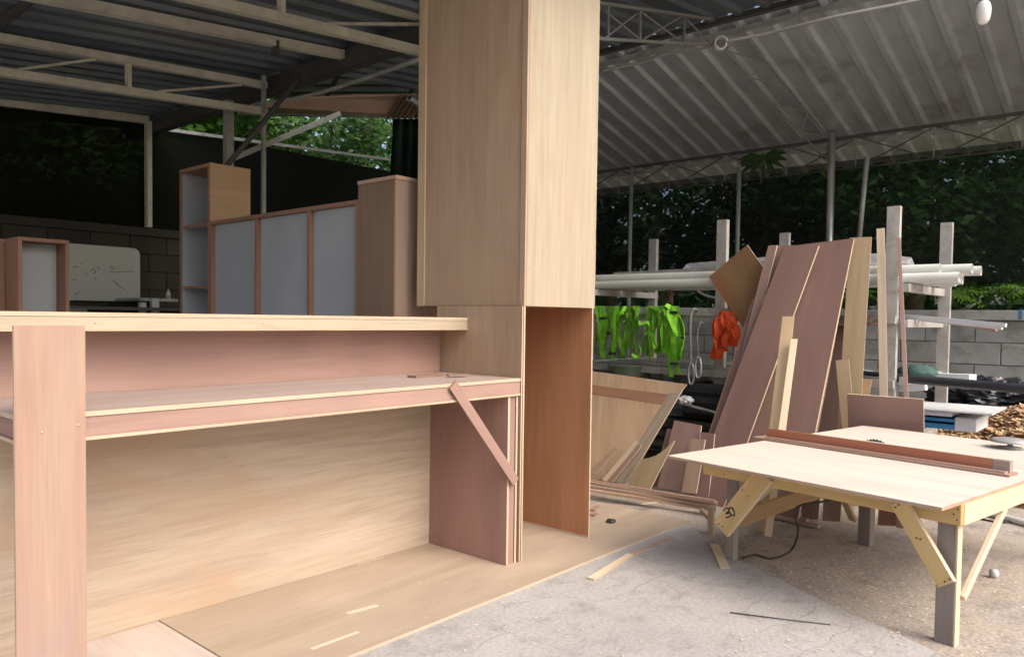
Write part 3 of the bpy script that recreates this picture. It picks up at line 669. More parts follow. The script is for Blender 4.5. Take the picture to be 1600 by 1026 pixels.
bx('side_face', (2.9925, 3.0030), (2.1025, 2.7565), (TZ0, TZ1), 'ply_tan', 'edge', tw, grain='z')
bx('bottom_board', (2.4995, 2.9920), (2.1025, 2.7565), (TZ0 + .001, TZ0 + .012), 'ply_orange', 'edge', tw)
bx('lower_panel', (2.4730, 2.4805), (2.091, 2.612), (Z0, TZ0 - .0005), 'ply_tan', 'edge', tw, grain='z')
bx('lower_panel', (2.4835, 2.4920), (2.089, 2.612), (Z0, TZ0 - .0005), 'ply_tan', 'edge', tw, grain='z')
bx('lower_panel', (2.9830, 2.9925), (2.089, 2.520), (Z0, TZ0 - .0005), 'ply_orange', 'edge', tw, grain='z', label='orange brown inner side panel with pale edges')
bx('bottom_edge', (2.9815, 2.9828), (2.0895, 2.5195), (Z0, .016), 'edge', 'edge', tw, grain='y')

for z in (1.16, 1.45, 1.78, 2.10):
    tube('nail', [(2.4845, 2.745, z), (2.4825, 2.745, z)], .0028, 'steel_gray', tw, 8); tube('nail', [(2.4845, 2.104, z + .05), (2.4838, 2.104, z + .05)], .0028, 'steel_gray', tw, 8)
    for x in (2.515, 2.985): tube('nail', [(x, 2.0902, z + .1), (x, 2.0893, z + .1)], .0026, 'edge_dark', tw, 8)
# ================================================================== WORK TABLE
TA = math.radians(79.5); Tu = Vector((math.cos(TA), math.sin(TA), 0)); Tv = Vector((math.sin(TA), -math.cos(TA), 0)); T0 = Vector((2.715, .542, 0))
TM = Matrix((Tu, Tv, Vector((0, 0, 1)))).transposed()
if TM.determinant() < 0: pass
def T(a, b, z): return T0 + Tu * a + Tv * b + Vector((0, 0, z))
wt = thing('work_table', 'low rough saw table with a pale plywood top and yellow pine braces', 'table', T(.5, .8, -.03))
def tb_(name, a, b, z, face, edge=None, grain=None, parent=wt, bevel=0.0, **k):
    d = {'a': a[1] - a[0], 'b': b[1] - b[0], 'z': z[1] - z[0]}; ax = {'a': Tu, 'b': Tv, 'z': Vector((0, 0, 1))}
    s = sorted(d, key=lambda q: d[q]); thin = s[0]; gr = grain or s[2]; w_ = [q for q in 'abz' if q not in (thin, gr)][0]
    o = link(name, box_mesh(name, d[gr], d[w_], d[thin], face, edge, bevel), frame(T((a[0] + a[1]) / 2, (b[0] + b[1]) / 2, (z[0] + z[1]) / 2), ax[gr], ax[thin]), parent)
    return setp(o, k.get('label'), k.get('cat'), k.get('group'))
tb_('table_top', (0, 1.115), (0, .785), (.4595, .4705), 'table_top', 'edge_dark', 'a', label='front board of the pale table top')
tb_('table_top', (-.002, 1.113), (.787, 1.70), (.4595, .4705), 'table_top', 'edge_dark', 'a', label='back board of the pale table top')
tb_('apron', (.0, 1.04), (.150, .174), (.387, .459), 'pine', 'pine', 'a', bevel=.002)
tb_('apron', (-.0015, .022), (.1745, 1.62), (.385, .459), 'pine_lt', 'pine', 'b', bevel=.002, label='pinkish pale right hand apron')
tb_('apron', (1.018, 1.040), (.1745, 1.62), (.390, .459), 'plank', 'pine', 'b', bevel=.002)
tb_('apron', (.0225, 1.0175), (1.598, 1.62), (.390, .459), 'plank', 'pine', 'a', bevel=.002)
tb_('leg', (.022, .082), (.175, .212), (-.03, .459), 'leg_gray', 'leg_gray', 'z', bevel=.002)
tb_('leg', (.0165, .0215), (.176, .212), (-.03, .384), 'pine_lt', 'pine_lt', 'z')  # pale strip for the leg's bright right face, light put into its colour
tb_('leg', (.962, 1.005), (.275, .310), (-.03, .459), 'leg_gray', 'leg_gray', 'z', bevel=.002)
p = G(1352, 850, -.03); rel = p - T0; la, lb = rel.dot(Tu), rel.dot(Tv)
tb_('leg', (la - .03, la + .03), (lb - .02, lb + .03), (-.03, .459), 'leg_gray', 'leg_gray', 'z', bevel=.002)
tb_('leg', (.03, .09), (1.55, 1.597), (-.03, .459), 'leg_gray', 'leg_gray', 'z', bevel=.002)
def tbar(name, p, q, w, t, mat, up, edge=None, **k): return bar(name, T(*p), T(*q), w, t, mat, wt, up=up, edge=edge, bevel=.0015, **k)
def TF(px, py, b):   # point of the table's vertical plane v = b seen at that place
    d = ray(px, py); n_ = Tv; return CAM + d * ((T0 + Tv * b - CAM).dot(n_) / d.dot(n_))
bar('brace', TF(1405, 783, .138), TF(1480, 912, .138), .060, .020, 'pine', wt, up=Tv, edge='pine_lt', bevel=.0015, label='knotty yellow brace at the right front leg')
b30 = bar('brace', TF(1196, 740, .138), TF(1128, 826, .138), .084, .022, 'pine', wt, up=Tv, edge='pine_lt', bevel=.0015, label='yellow brace with the number 30 written on it')
tbar('brace', (1.0, .27, .17), (1.0, 1.0, .43), .055, .02, 'pine_lt', Tu, 'pine')
bar('brace', TF(1152, 812, .25), TF(1318, 752, .60), .068, .02, 'cab_ochre', wt, up=Tu, edge='pine', bevel=.0015, label='brown brace running back from the left front leg')
tbar('brace', (.012, .215, .13), (.012, .62, .43), .024, .018, 'pine_lt', Tu, 'pine_lt')
bar('brace', TF(1333, 812, lb - .03), TF(1315, 770, lb - .18), .035, .015, 'plank', wt, up=Tv)
# hand written 30 on the left brace
Bf = b30.matrix_world if False else wmat(b30)
def brace_pt(x, y): return Bf @ Vector((x, y, (.0118 if (Bf.to_3x3() @ Vector((0, 0, 1))).dot(Tv) < 0 else -.0118)))
def stroke(pts, parent, r=.0028):
    bm = bmesh.new(); sweep_bm(bm, pts, r, 5); return finish('marker_number', bm, 'marker', parent)
def scr(px, py): return TF(px, py, .138 - .0115)
stroke(bez([scr(1130, 797), scr(1136, 793), scr(1139, 797), scr(1134, 802), scr(1140, 801), scr(1141, 806), scr(1134, 808)], 4), b30)
stroke(bez([scr(1143, 793), scr(1147, 798), scr(1147, 805), scr(1142, 803), scr(1139, 797), scr(1141, 792), scr(1146, 794)], 4), b30)
for (x, y) in ((1129, 822), (1123, 818), (1168, 775), (1160, 765), (1399, 792), (1404, 788), (1432, 840), (1438, 842), (1484, 904), (1476, 908)):
    c = scr(x, y); tube('nail', [c + Tv * .001, c - Tv * .001], .003, 'marker', wt, 8)
for (x, y) in ((1497, 795), (1495, 812), (1490, 803), (1131, 741)):
    c = TF(x, y, .149); tube('nail', [c + Tv * .001, c - Tv * .001], .0026, 'marker', wt, 8)
# blade and fence
def disc_bm(bm, c, ax, r, t, teeth=36, tooth=.006):
    ax = Vector(ax).normalized(); u_ = Vector((0, 0, 1)); v_ = ax.cross(u_); A_ = []; B_ = []
    for k in range(teeth * 2):
        a = math.pi * k / teeth; rr_ = r + (tooth if k % 2 else 0); o_ = (u_ * math.cos(a) + v_ * math.sin(a)) * rr_
        A_.append(bm.verts.new(c + o_ - ax * t)); B_.append(bm.verts.new(c + o_ + ax * t))
    bm.faces.new(A_[::-1]); bm.faces.new(B_)
    for k in range(len(A_)): bm.faces.new((A_[k], A_[(k + 1) % len(A_)], B_[(k + 1) % len(A_)], B_[k]))
bc = G(1368, 690, .47); bm = bmesh.new(); disc_bm(bm, Vector((bc.x, bc.y, .47 - .083)), Tv, .092, .0011); finish('saw_blade', bm, 'blade', wt)
fn = thing('saw_fence', 'reddish wooden rip fence lying across the saw table', 'fence', T(.6, .8, .471))
tb_('base_strip', (.055, 1.185), (.728, .822), (.4708, .4795), 'edge_dark', 'ply_pink', 'a', fn)
tb_('upright_strip', (.130, 1.135), (.778, .792), (.4798, .525), 'red_wood', 'cab_wood', 'a', fn, label='reddish upright strip')
tb_('ledge_strip', (.075, 1.12), (.740, .7775), (.4798, .4865), 'ply_pink', 'edge_dark', 'a', fn)
tb_('end_block', (.070, .1295), (.779, .812), (.4798, .524), 'shelf_gray', 'shelf_gray', 'a', fn, label='pale grey end block')
# pulley-like grey disc on the back edge of the table
gp = thing('metal_disc', 'grey round metal dish on the far right of the saw table', 'disc', G(1578, 698, .47))
c = G(1578, 700, .471); bm = bmesh.new(); lathe(bm, c, [(.045, 0.0), (.05, .006), (.012, .012), (.010, .028), (.075, .036), (.085, .030), (.088, .034), (.07, .045), (.02, .050)], 28); finish('dish', bm, 'gray_metal', gp, True)
# cable under the table
tube('power_cable', bez([T(.62, .55, .40), G(1305, 778, .36), G(1245, 792, .30), G(1247, 830, .12), G(1235, 860, .0), G(1205, 872, -.024), G(1180, 866, -.024), G(1160, 872, -.02)], 10), .0045, 'cord', label='black power cable looping from the saw table to the floor', cat='cable')
tube('power_cable', bez([G(1400, 790, -.024), G(1450, 800, -.024), G(1500, 803, -.024), G(1560, 815, -.024), G(1610, 812, -.024)], 8), .005, 'cord', label='dark cable lying on the floor behind the right table leg', cat='cable')

# ================================================================== SMALL THINGS ON THE FLOOR
def floorbar(px0, py0, px1, py1, w, t, mat, z=0.0, **k):
    a, b = G(px0, py0, z + t / 2), G(px1, py1, z + t / 2); return bar(k.pop('name', 'wood_offcut'), a, b, w, t, mat, None, **k)
floorbar(1116, 850, 1133, 887, .042, .006, 'pine_lt', .001, edge='edge', label='short pale slat on the slab by the left table leg', cat='offcut')
floorbar(923, 904, 985, 866, .03, .008, 'pine_lt', .001, edge='edge', label='pale stick on the slab along the plywood sheet', cat='offcut')
floorbar(988, 866, 1050, 838, .018, .006, 'edge_dark', .001, label='thin stick tip beside the sheet corner', cat='offcut')
tube('steel_wire', [G(1141, 956, .004), G(1220, 966, .005), G(1298, 975, .003)], .0022, 'steel_dark', n=6, label='thin dark rod lying on the slab in front', cat='rod')
c = G(955, 813, .018); bm = bmesh.new(); lathe(bm, c, [(.010, -.008), (.022, -.006), (.026, 0), (.022, .006), (.008, .009)], 14); setp(finish('rubber_lump', bm, 'black_plastic', None, True), 'small black lump on the plywood sheet right of the tower', 'cap')
floorbar(925, 797, 935, 791, .03, .012, 'ply_mauve2', .0096, label='small pinkish scrap on the sheet against the orange panel', cat='offcut')
floorbar(925, 805, 932, 802, .03, .010, 'ply_mauve2', .0096, label='second pinkish scrap nearer the orange panel base', cat='offcut')
cp_ = G(1553, 895, -.01); tube('cup', [cp_ - camr * .012, cp_ + camr * .012], .017, 'white_foam', n=16, label='small white cap on the floor right of the table leg', cat='cap')
hollow_pipe('white_pipe', G(1535, 798, -.01), G(1680, 838, -.01), .018, .003, 'pvc', label='white pipe on the floor under the right side of the table', cat='pipe')
bm = bmesh.new()
for k in range(1500):
    px, py = random.choice([(random.uniform(600, 1480), random.uniform(830, 1026)), (random.uniform(1150, 1600), random.uniform(800, 1026))]); p = G(px, py, .0)
    if k > 600: p = G(1300 + random.gauss(0, 160), 900 + random.gauss(0, 45), -.028)
    if p.y < -1 or p.x < .5 or p.x > 7: continue
    if p.x > 3.7: p.z = -.028
    s = random.uniform(.0012, .0042); a = random.uniform(0, 6.28); u_ = Vector((math.cos(a), math.sin(a), 0)) * s * 1.8; v_ = Vector((-math.sin(a), math.cos(a), .15)) * s * .6
    p.z += .002
    if 1.1 < p.x < 3.63 and p.y > 1.86: p.z = .0115
    bm.faces.new([bm.verts.new(p + q) for q in (u_ * -1 - v_, u_ - v_, u_ + v_, v_ - u_)])
setp(finish('wood_shavings', bm, 'dust'), 'scattered wood shavings on the slab and floor', 'shavings', kind='stuff')
for k, (x0, y0, x1, y1) in enumerate(((1010, 1.0, 0, 0),)): pass

# ================================================================== STEEL RACK
rk = thing('steel_rack', 'grey steel storage rack with tall channel posts before the block wall', 'rack', (5.6, 2.2, -.03))
def cpost(x, y, z, w=.075, d=.05, face='rack_steel', az=0):
    p = thing_part('rack_post', x, y, z, w, d, face)
def thing_part(name, x, y, z, w, d, face):
    bm = bmesh.new(); t_ = .006; pts = [(-d, -w / 2), (0, -w / 2), (0, w / 2), (-d, w / 2), (-d, w / 2 - t_), (-t_, w / 2 - t_), (-t_, -w / 2 + t_), (-d, -w / 2 + t_)]
    A_ = [bm.verts.new((x - px_, y + py_, -.03)) for px_, py_ in pts]; B_ = [bm.verts.new((x - px_, y + py_, z)) for px_, py_ in pts]
    bm.faces.new(A_); bm.faces.new(B_[::-1])
    for i in range(8): bm.faces.new((A_[i], B_[i], B_[(i + 1) % 8], A_[(i + 1) % 8]))
    bmesh.ops.recalc_face_normals(bm, faces=bm.faces[:])
    return finish(name, bm, face, rk)
for x, y, z in ((5.15, 1.35, 1.78), (5.15, 2.49, 1.78), (5.15, 3.65, 1.70), (6.1, 1.25, 1.77), (6.1, 2.41, 1.77), (6.1, 3.62, 1.79)): thing_part('rack_post', x, y, z, .075, .045, 'rack_steel')
for z in (1.30, 1.08, .72, .33):
    for y in (1.30, 2.45, 3.63): bx('cross_beam', (5.15, 6.15), (y - .052, y - .012) if y < 3 else (y - .05, y - .01), (z - .05, z), 'rack_steel', parent=rk)
for x in (5.125, 6.155):
    for z in (1.10, .70, .33):
        bx('shelf_rail', (x - .02, x + .02), (1.31, 4.6), (z - .05 + (0 if x < 6 else .004), z), 'rack_steel', parent=rk)
bx('rusty_bar', (5.08, 5.104), (1.38, 2.2), (1.035, 1.10), 'rusty', parent=rk)
bx('shelf_board', (5.16, 6.12), (1.4, 4.5), (.703, .712), 'galv', parent=rk); bx('shelf_board', (5.16, 6.12), (1.35, 4.5), (.333, .342), 'gray_metal', parent=rk)
# white PVC pipes on the top arms
i = 0
for row, (z, ys) in enumerate(((1.335, (5.22, 5.31, 5.40, 5.49, 5.58, 5.67, 5.76)), (1.392, (5.27, 5.36, 5.45, 5.60)), )):
    for x in ys:
        i += 1; r = .031; y0 = .92 + random.uniform(0, .22) + (.02 * i if row == 0 else 0); dz = random.uniform(-.002, .002)
        hollow_pipe('pvc_pipe', (x, y0, z + dz), (x + random.uniform(-.03, .03), 4.7, z + dz), r, .004, 'pvc',
                    label=('white plastic pipe in the lower layer of the bundle on top of the rack' if row == 0 else 'white plastic pipe lying in the upper layer of the bundle on top of the rack'), cat='pipe', group='white pipes across the top of the rack')
hollow_pipe('wrapped_roll', (5.8, 1.42, 1.41), (5.78, 3.0, 1.41), .06, .008, 'pvc', label='thick pale roll lying on the pipe bundle', cat='roll')
bm = bmesh.new(); sweep_bm(bm, [(5.62, 1.36, 1.44), (5.62, 1.55, 1.45), (5.62, 2.3, 1.45), (5.62, 3.0, 1.44)], [.05, .085, .09, .07], 18, True, 1.0)
for v in bm.verts: v.co += Vector((random.uniform(-.008, .008), random.uniform(-.02, .02), random.uniform(-.008, .008)))
setp(finish('plastic_wrap', bm, 'film', None, False), 'crumpled clear plastic wrapped roll on top of the pipes', 'plastic wrap')
hollow_pipe('gray_tube', (5.66, 1.40, 1.435), (5.66, 2.9, 1.435), .042, .004, 'gray_metal', label='grey tube inside the clear plastic wrap', cat='tube')
bar('flat_board', (5.3, 2.35, 1.43), (5.3, 3.5, 1.415), .02, .05, 'gray_metal', label='grey flat bar on the pipe bundle left of the ochre panel', cat='bar')
# profiles on the mid shelf sticking out to the right
for k, (x0, y0, x1, y1, w_) in enumerate(((1400, 492, 1572, 508, .03), (1410, 497, 1566, 513, .02), (1450, 500, 1557, 516, .018))):
    A_, B_ = onX(x0, y0, 5.35 + k * .08), onX(x1, y1, 5.25 + k * .05); A_ = A_ + (A_ - B_) * .8
    bar('aluminium_profile', A_, B_, w_, w_ * .7, 'white_foam' if k < 2 else 'ply_mauve2', label=('long white profile sticking out right of the rack, uppermost', 'white profile just below the uppermost one', 'pinkish strip, lowest of the three sticking out')[k], cat='profile', group='profiles sticking out of the rack')
# low shelf goods
bar('white_box_bar', onX(1420, 588, 5.7), onX(1520, 592, 5.6), .10, .06, 'white_foam', label='white flat carton on the lower rack shelf', cat='carton')
bar('foam_block', onX(1396, 606, 5.3), onX(1447, 603, 5.3), .07, .05, 'white_foam', label='white foam block under the black pipe', cat='foam block')
hollow_pipe('black_pipe', onX(1330, 584, 5.3), onX(1700, 616, 5.0), .028, .004, 'black_pipe', label='long black pipe across the lower rack out to the right', cat='pipe')
for k, (y, col) in enumerate(((577, 'white_foam'), (583, 'paper'), (589, 'white_foam'))):
    bar('white_strip', onX(1342, y, 5.35), onX(1395, y + 12, 5.3), .06, .012, col, label=('top white strip behind the thin pine plank', 'middle lilac strip behind the thin pine plank', 'bottom white strip behind the thin pine plank')[k], cat='strip')
bm = bmesh.new(); c = onX(1432, 582, 5.5)
bmesh.ops.create_icosphere(bm, subdivisions=3, radius=1)
for v in bm.verts:
    n_ = v.co.normalized(); f = 1 + .12 * math.sin(n_.x * 9 + n_.y * 7) * math.cos(n_.z * 8); v.co = Vector((n_.x * .10 * f, n_.y * .12 * f, n_.z * .055 * f)) + c
setp(finish('net_bag', bm, 'green_bag', None, True), 'dark green net bundle on the lower rack shelf', 'bag')
# packages on the lowest level
A_, B_ = onX(1425, 645, 5.2), onX(1500, 640, 5.2)
bx('packed_stack', (5.15, 5.5), (B_.y + .02, A_.y), (A_.z - .03, A_.z - .012), 'blue_pack', label='blue wrapped pack beneath the white sheets, upper', cat='package')
bx('packed_stack', (5.15, 5.5), (B_.y + .02, A_.y), (A_.z - .075, A_.z - .045), 'blue_pack', label='lower blue wrapped pack behind the table', cat='package')
bx('white_sheets', (5.15, 5.5), (B_.y - .10, B_.y + .0195), (A_.z - .08, A_.z), 'white_foam', bevel=.006, label='stack of crumpled white sheets beside the blue packs', cat='sheets')
bx('board_stack', (5.12, 5.6), (B_.y + .03, A_.y + .3), (A_.z + .005, A_.z + .03), 'paper', label='thin pale boards stacked above the blue packs', cat='boards')
bx('white_sheet', (5.1, 5.6), (B_.y - .18, A_.y + .1), (A_.z + .035, A_.z + .043), 'white_foam', label='single white sheet projecting to the trash bag', cat='sheet')
# trash bag
bm = bmesh.new(); bmesh.ops.create_icosphere(bm, subdivisions=5, radius=1); c = onX(1552, 629, 6.8)
from mathutils import noise as mn
for v in bm.verts:
    n_ = v.co.normalized(); w1 = mn.noise(n_ * 2.2) * .30; r1 = 1 - abs(mn.noise(n_ * 4.5 + Vector((3, 1, 2)))) * .42; r2 = 1 - abs(mn.noise(n_ * 10)) * .16
    f = (1 + w1) * r1 * r2; v.co = Vector((n_.x * .34 * f, n_.y * .50 * f, max(-.18, n_.z * .20 * f))) + c
setp(finish('trash_bag', bm, 'black_plastic', None, False), 'crumpled black plastic rubbish bag lying on the wood chips', 'bag')
# wood chip pile: real chips on a mound
bm = bmesh.new(); mc = Vector((6.35, .35, -.03))
def mound(x, y): d = math.hypot((x - mc.x) / 1.0, (y - mc.y) / 1.5); return max(0, .55 * (1 - d * d)) - .03
bm0 = bmesh.new(); g = [[bm0.verts.new((mc.x - 1.05 + 2.0 * i / 24 if mc.x - 1.05 + 2.0 * i / 24 < 7.55 else 7.55, mc.y - 1.6 + 3.2 * j / 24, mound(mc.x - 1.05 + 2.0 * i / 24, mc.y - 1.6 + 3.2 * j / 24) - .01)) for j in range(25)] for i in range(25)]
for i in range(24):
    for j in range(24): bm0.faces.new((g[i][j], g[i + 1][j], g[i + 1][j + 1], g[i][j + 1]))
setp(finish('chip_mound', bm0, 'chips', None, True), 'mound of sawdust under the wood chips by the wall', 'sawdust', kind='stuff')
for k in range(9000):
    a = random.uniform(0, 6.28); d = math.sqrt(random.uniform(0, 1)); x = mc.x + math.cos(a) * d; y = mc.y + math.sin(a) * d * 1.5
    if x > 7.5: continue
    z = mound(x, y) + random.uniform(0, .02); s = random.uniform(.012, .03)
    R_ = Matrix.Rotation(random.uniform(0, 6.28), 3, 'Z') @ Matrix.Rotation(random.uniform(-.6, .6), 3, 'X') @ Matrix.Rotation(random.uniform(-.6, .6), 3, 'Y'); h = .004
    V = [bm.verts.new(Vector((x, y, z)) + R_ @ Vector((i_ * s, j_ * s * .45, k_ * h))) for i_, j_, k_ in ((-1, -1, 0), (1, -1, 0), (1, 1, .5), (-1, 1, 0), (-1, -1, 1), (1, -1, 1), (1, 1, 1.5), (-1, 1, 1))]
    for f in ((4, 5, 6, 7), (0, 1, 5, 4), (1, 2, 6, 5), (2, 3, 7, 6), (3, 0, 4, 7)): bm.faces.new([V[q] for q in f])
m, t, b = nt('chip_mix'); ge = N(t, 'ShaderNodeNewGeometry'); c_ = ramp(t, ge.outputs['Random Per Island'], [(0, (.28, .16, .08)), (.5, (.50, .32, .17)), (1, (.66, .50, .32))]); t.links.new(c_, b.inputs['Base Color']); b.inputs['Roughness'].default_value = .8; MAT['chip_mix'] = m
setp(finish('wood_chips', bm, 'chip_mix'), 'heap of loose brown wood chips under the rubbish bag', 'wood chips', kind='stuff')

# ---- things hanging on / behind the rack at left
ra = onX(1110, 488, 5.1); rb = onX(925, 482, 5.1)
rail = bar('hanging_rail', ra + Vector((0, -.3, 0)), rb + Vector((0, .5, 0)), .055, .055, 'gray_metal', label='grey steel rail from which the green straps hang', cat='rail')
straps = []
def strap(px, w_, y1, sway, mat, label, dx=0.0, py0=478):
    bm = bmesh.new(); X = 5.05 - random.uniform(0, .05) - dx; n_ = 14; L = []
    tw_ = random.uniform(-1.2, 1.2); wv = random.uniform(.5, 1.5); wm_ = w_ / F * 5.9 * .55
    for i in range(n_ + 1):
        f = i / n_; x = px + sway * f + 3.0 * math.sin(f * 5 * wv + px); y = py0 + (y1 - py0) * f; c = onX(x, y, X - .05 * math.sin(f * math.pi)); a = tw_ * math.sin(f * 4.0 + px * .3)
        d = Vector((math.sin(a) * .9, -math.cos(a), 0)) * wm_; L.append((bm.verts.new(c - d), bm.verts.new(c + d)))
    for A_, B_ in zip(L, L[1:]): bm.faces.new((A_[0], A_[1], B_[1], B_[0]))
    bmesh.ops.solidify(bm, geom=bm.faces[:], thickness=.003)
    return finish('strap', bm, mat)
def harness(name, label, specs, group, cat='harness', loops=(), buckles=()):
    p0 = onX(specs[0][0], specs[0][5] if len(specs[0]) > 5 else 478, 5.05); t = thing(name, label, cat, p0, group)
    specs = list(specs) + [(q_[0] + random.uniform(-7, 7), q_[1] * .8, q_[2] + random.uniform(-22, 8), q_[3] + random.uniform(-9, 9), q_[4] if random.random() < .5 else ('green_strap2' if 'green' in q_[4] else 'red_strap'), (q_[5] if len(q_) > 5 else 478)) for q_ in specs]
    for s in specs:
        o = strap(*s[:5], '', py0=s[5] if len(s) > 5 else 478); o.parent = t; o.matrix_basis = wmat(t).inverted() @ o.matrix_basis
    for lp in loops:
        bm = bmesh.new(); sweep_bm(bm, bez([onX(x, y, 5.0) for x, y in lp], 6), .019, 8, True, .22); finish('loop', bm, 'green_strap', t, True)
    for x, y in buckles:
        c = onX(x, y, 4.985); bar('buckle', c - Vector((0, .03, 0)), c + Vector((0, .03, 0)), .022, .02, 'cord', t)
    return t
gg = 'green safety harnesses on the rail'
harness('safety_harness', 'lime green harness straps hanging beside the tower edge', [(935, 8, 552, -2, 'green_strap2'), (942, 9, 560, 2, 'green_strap'), (950, 7, 548, -4, 'green_strap2')], gg, buckles=((944, 497), (948, 520)))
harness('safety_harness', 'lime harness with crossed straps, second from the tower', [(962, 7, 556, -8, 'green_strap'), (972, 8, 520, -16, 'green_strap'), (960, 6, 548, 2, 'green_strap2'), (968, 6, 555, 4, 'green_strap2')], gg, buckles=((957, 552),), loops=(((960, 555), (956, 545), (957, 530), (966, 505), (974, 488)),))
harness('safety_harness', 'olive green harness with a knotted strap, third from the tower', [(978, 9, 512, 6, 'green_strap'), (985, 7, 545, -6, 'green_strap2'), (990, 8, 560, -18, 'green_strap2'), (994, 7, 500, 2, 'green_strap'), (992, 6, 556, 3, 'green_strap2')], gg, loops=(((992, 500), (1000, 506), (1012, 503), (1018, 509)), ((988, 552), (996, 558), (1001, 548), (998, 540))))
harness('safety_harness', 'green harness with white trimmed strap, left of the large one', [(1012, 7, 550, -4, 'green_strap2'), (1018, 6, 548, 4, 'green_strap'), (1024, 7, 552, 0, 'green_strap2')], gg, loops=(((1006, 522), (1016, 516), (1020, 524), (1024, 545)),))
harness('safety_harness', 'largest bright lime harness bundle nearest the hooks', [(1032, 9, 560, 14, 'green_strap'), (1038, 10, 565, 18, 'green_strap'), (1046, 9, 540, 16, 'green_strap'), (1050, 8, 583, 8, 'green_strap'), (1044, 8, 552, -10, 'green_strap'), (1056, 7, 560, 10, 'green_strap2'), (1030, 7, 568, -2, 'green_strap2')], gg, loops=(((1036, 482), (1028, 490), (1026, 505), (1036, 520)), ((1040, 476), (1048, 482), (1040, 490), (1034, 484)), ((1055, 488), (1066, 505), (1068, 530), (1062, 555))), buckles=((1054, 568), (1053, 488), (1062, 527)))
harness('work_vest', 'bright red harness hanging left of the tilted ochre panel', [(1128, 13, 545, -4, 'red_strap', 486), (1135, 14, 540, 2, 'red_strap', 486), (1142, 14, 530, 6, 'red_strap', 488), (1124, 12, 560, -6, 'red_strap', 500), (1148, 10, 542, 2, 'red_strap', 500), (1132, 10, 556, -10, 'red_strap', 505)], None)
for k, (px, y0, y1, lab) in enumerate(((1081, 484, 600, 'grey rope loop with a long steel hook, left of the two'), (1092, 505, 590, 'shorter hanging rope with a steel hook, right of the two'))):
    t = thing('hook_rope', lab, 'rope', onX(px, y0, 5.0), 'hooks hanging from the rail')
    tube('rope', bez([onX(px + 8, y0 + 1, 5.06), onX(px + 3, y0 - 1, 5.0), onX(px - 2, y0 + 12, 4.99), onX(px - 2, y1 - 50, 4.99), onX(px - 1, y1 - 32, 4.99)], 6), .010 if k == 0 else .006, 'rope', t, 8)
    c = onX(px - 1, y1 - 16, 4.98); pts = [c + Vector((0, .022 * math.cos(a) * -1, .075 * math.sin(a))) for a in [math.pi / 2 + q * .36 for q in range(18)]]
    tube('hook', pts, .009, 'galv', t, 8)
# goods on the low table behind the straps
wb = thing('low_cupboard', 'pale grey low cupboard under the hanging straps', 'cupboard', (5.6, 3.2, -.03))
A_, B_ = onX(1112, 565, 5.55), onX(928, 560, 5.55)
bx('top', (5.5, 6.0), (A_.y, B_.y + .6), (.70, .715), 'gray_metal', parent=wb)
for k in range(4):
    y0 = A_.y + .005 + k * .55; bx('door', (5.54, 5.555), (y0, y0 + .535), (.04, .69), 'white_foam' if k % 2 == 0 else 'cab_inner', parent=wb, bevel=.002)
bx('carcass', (5.556, 5.98), (A_.y + .01, B_.y + .58), (-.03, .695), 'gray_metal', parent=wb)
c = onX(983, 580, 5.15); bm = bmesh.new(); lathe(bm, Vector((c.x, c.y, c.z)), [(.10, -.055), (.135, -.02), (.155, .045), (.165, .05), (.160, .056), (.148, .045), (.125, -.015), (.09, -.045)], 26); setp(finish('basin', bm, 'basin', None, True), 'dull green plastic basin under the lime straps', 'basin')
bx('basin_stand', (c.x - .2, c.x + .2), (c.y - .35, c.y + .9), (c.z - .072, c.z - .056), 'gray_metal', label='grey shelf plate under the green basin', cat='shelf')
c = onX(1043, 582, 5.25); tube('metal_can', [c - Vector((0, 0, .08)), c + Vector((0, 0, .08))], .05, 'galv', n=18, label='shiny metal cylinder right of the basin', cat='can')
c = onX(1046, 462, 5.7); tube('metal_can', [c - Vector((0, 0, .08)), c + Vector((0, 0, .07))], .032, 'rusty', n=16, label='rusty white cylinder above the rail behind the straps', cat='can')
tube('white_cable', bez([onX(1088, 452, 5.3), onX(1096, 458, 5.3), onX(1105, 462, 5.3), onX(1120, 465, 5.3)], 5), .009, 'white_foam', label='short white curved cable end left of the ochre panel', cat='cable')
bar('pale_sheet', onX(1052, 583, 5.45), onX(1110, 588, 5.4), .16, .02, 'gray_metal', up=(1, 0, 0), label='pale grey panel behind the hooks', cat='panel')
# dark junk between the big sheet and the mauve panels
dk = thing('dark_crate', 'dark heap of black crates under the hooks', 'crate', G(1090, 700, 0))
A_ = onX(1065, 612, 5.0); B_ = onX(1135, 640, 5.0)
for k, (y0, y1, z0, z1, x0) in enumerate(((B_.y - .25, A_.y, .36, .60, 5.0), (B_.y - .3, A_.y + .25, .10, .33, 4.95))):
    bx('crate_body', (x0, x0 + .4), (y0, y1), (z0, z1), 'black_cloth', parent=dk, bevel=.02)
    for q in range(3): bx('crate_slat', (x0 - .012, x0 - .002), (y0 + .02, y1 - .02), (z0 + .03 + q * .075, z0 + .075 + q * .075), 'black_plastic', parent=dk, bevel=.003)
bar('white_lath', onX(1062, 629, 4.9), onX(1140, 650, 4.9), .02, .012, 'rack_steel', label='thin pale lath across the dark crates', cat='lath')
bm = bmesh.new(); c = onX(1070, 625, 4.85); bmesh.ops.create_icosphere(bm, subdivisions=3, radius=1)
for v in bm.verts: n_ = v.co.normalized(); f = 1 + .35 * mn.noise(n_ * 3); v.co = Vector((n_.x * .05 * f, n_.y * .06 * f, n_.z * .03 * f)) + c
setp(finish('white_rag', bm, 'white_foam'), 'small crumpled white rag at the corner of the big sheet', 'rag')

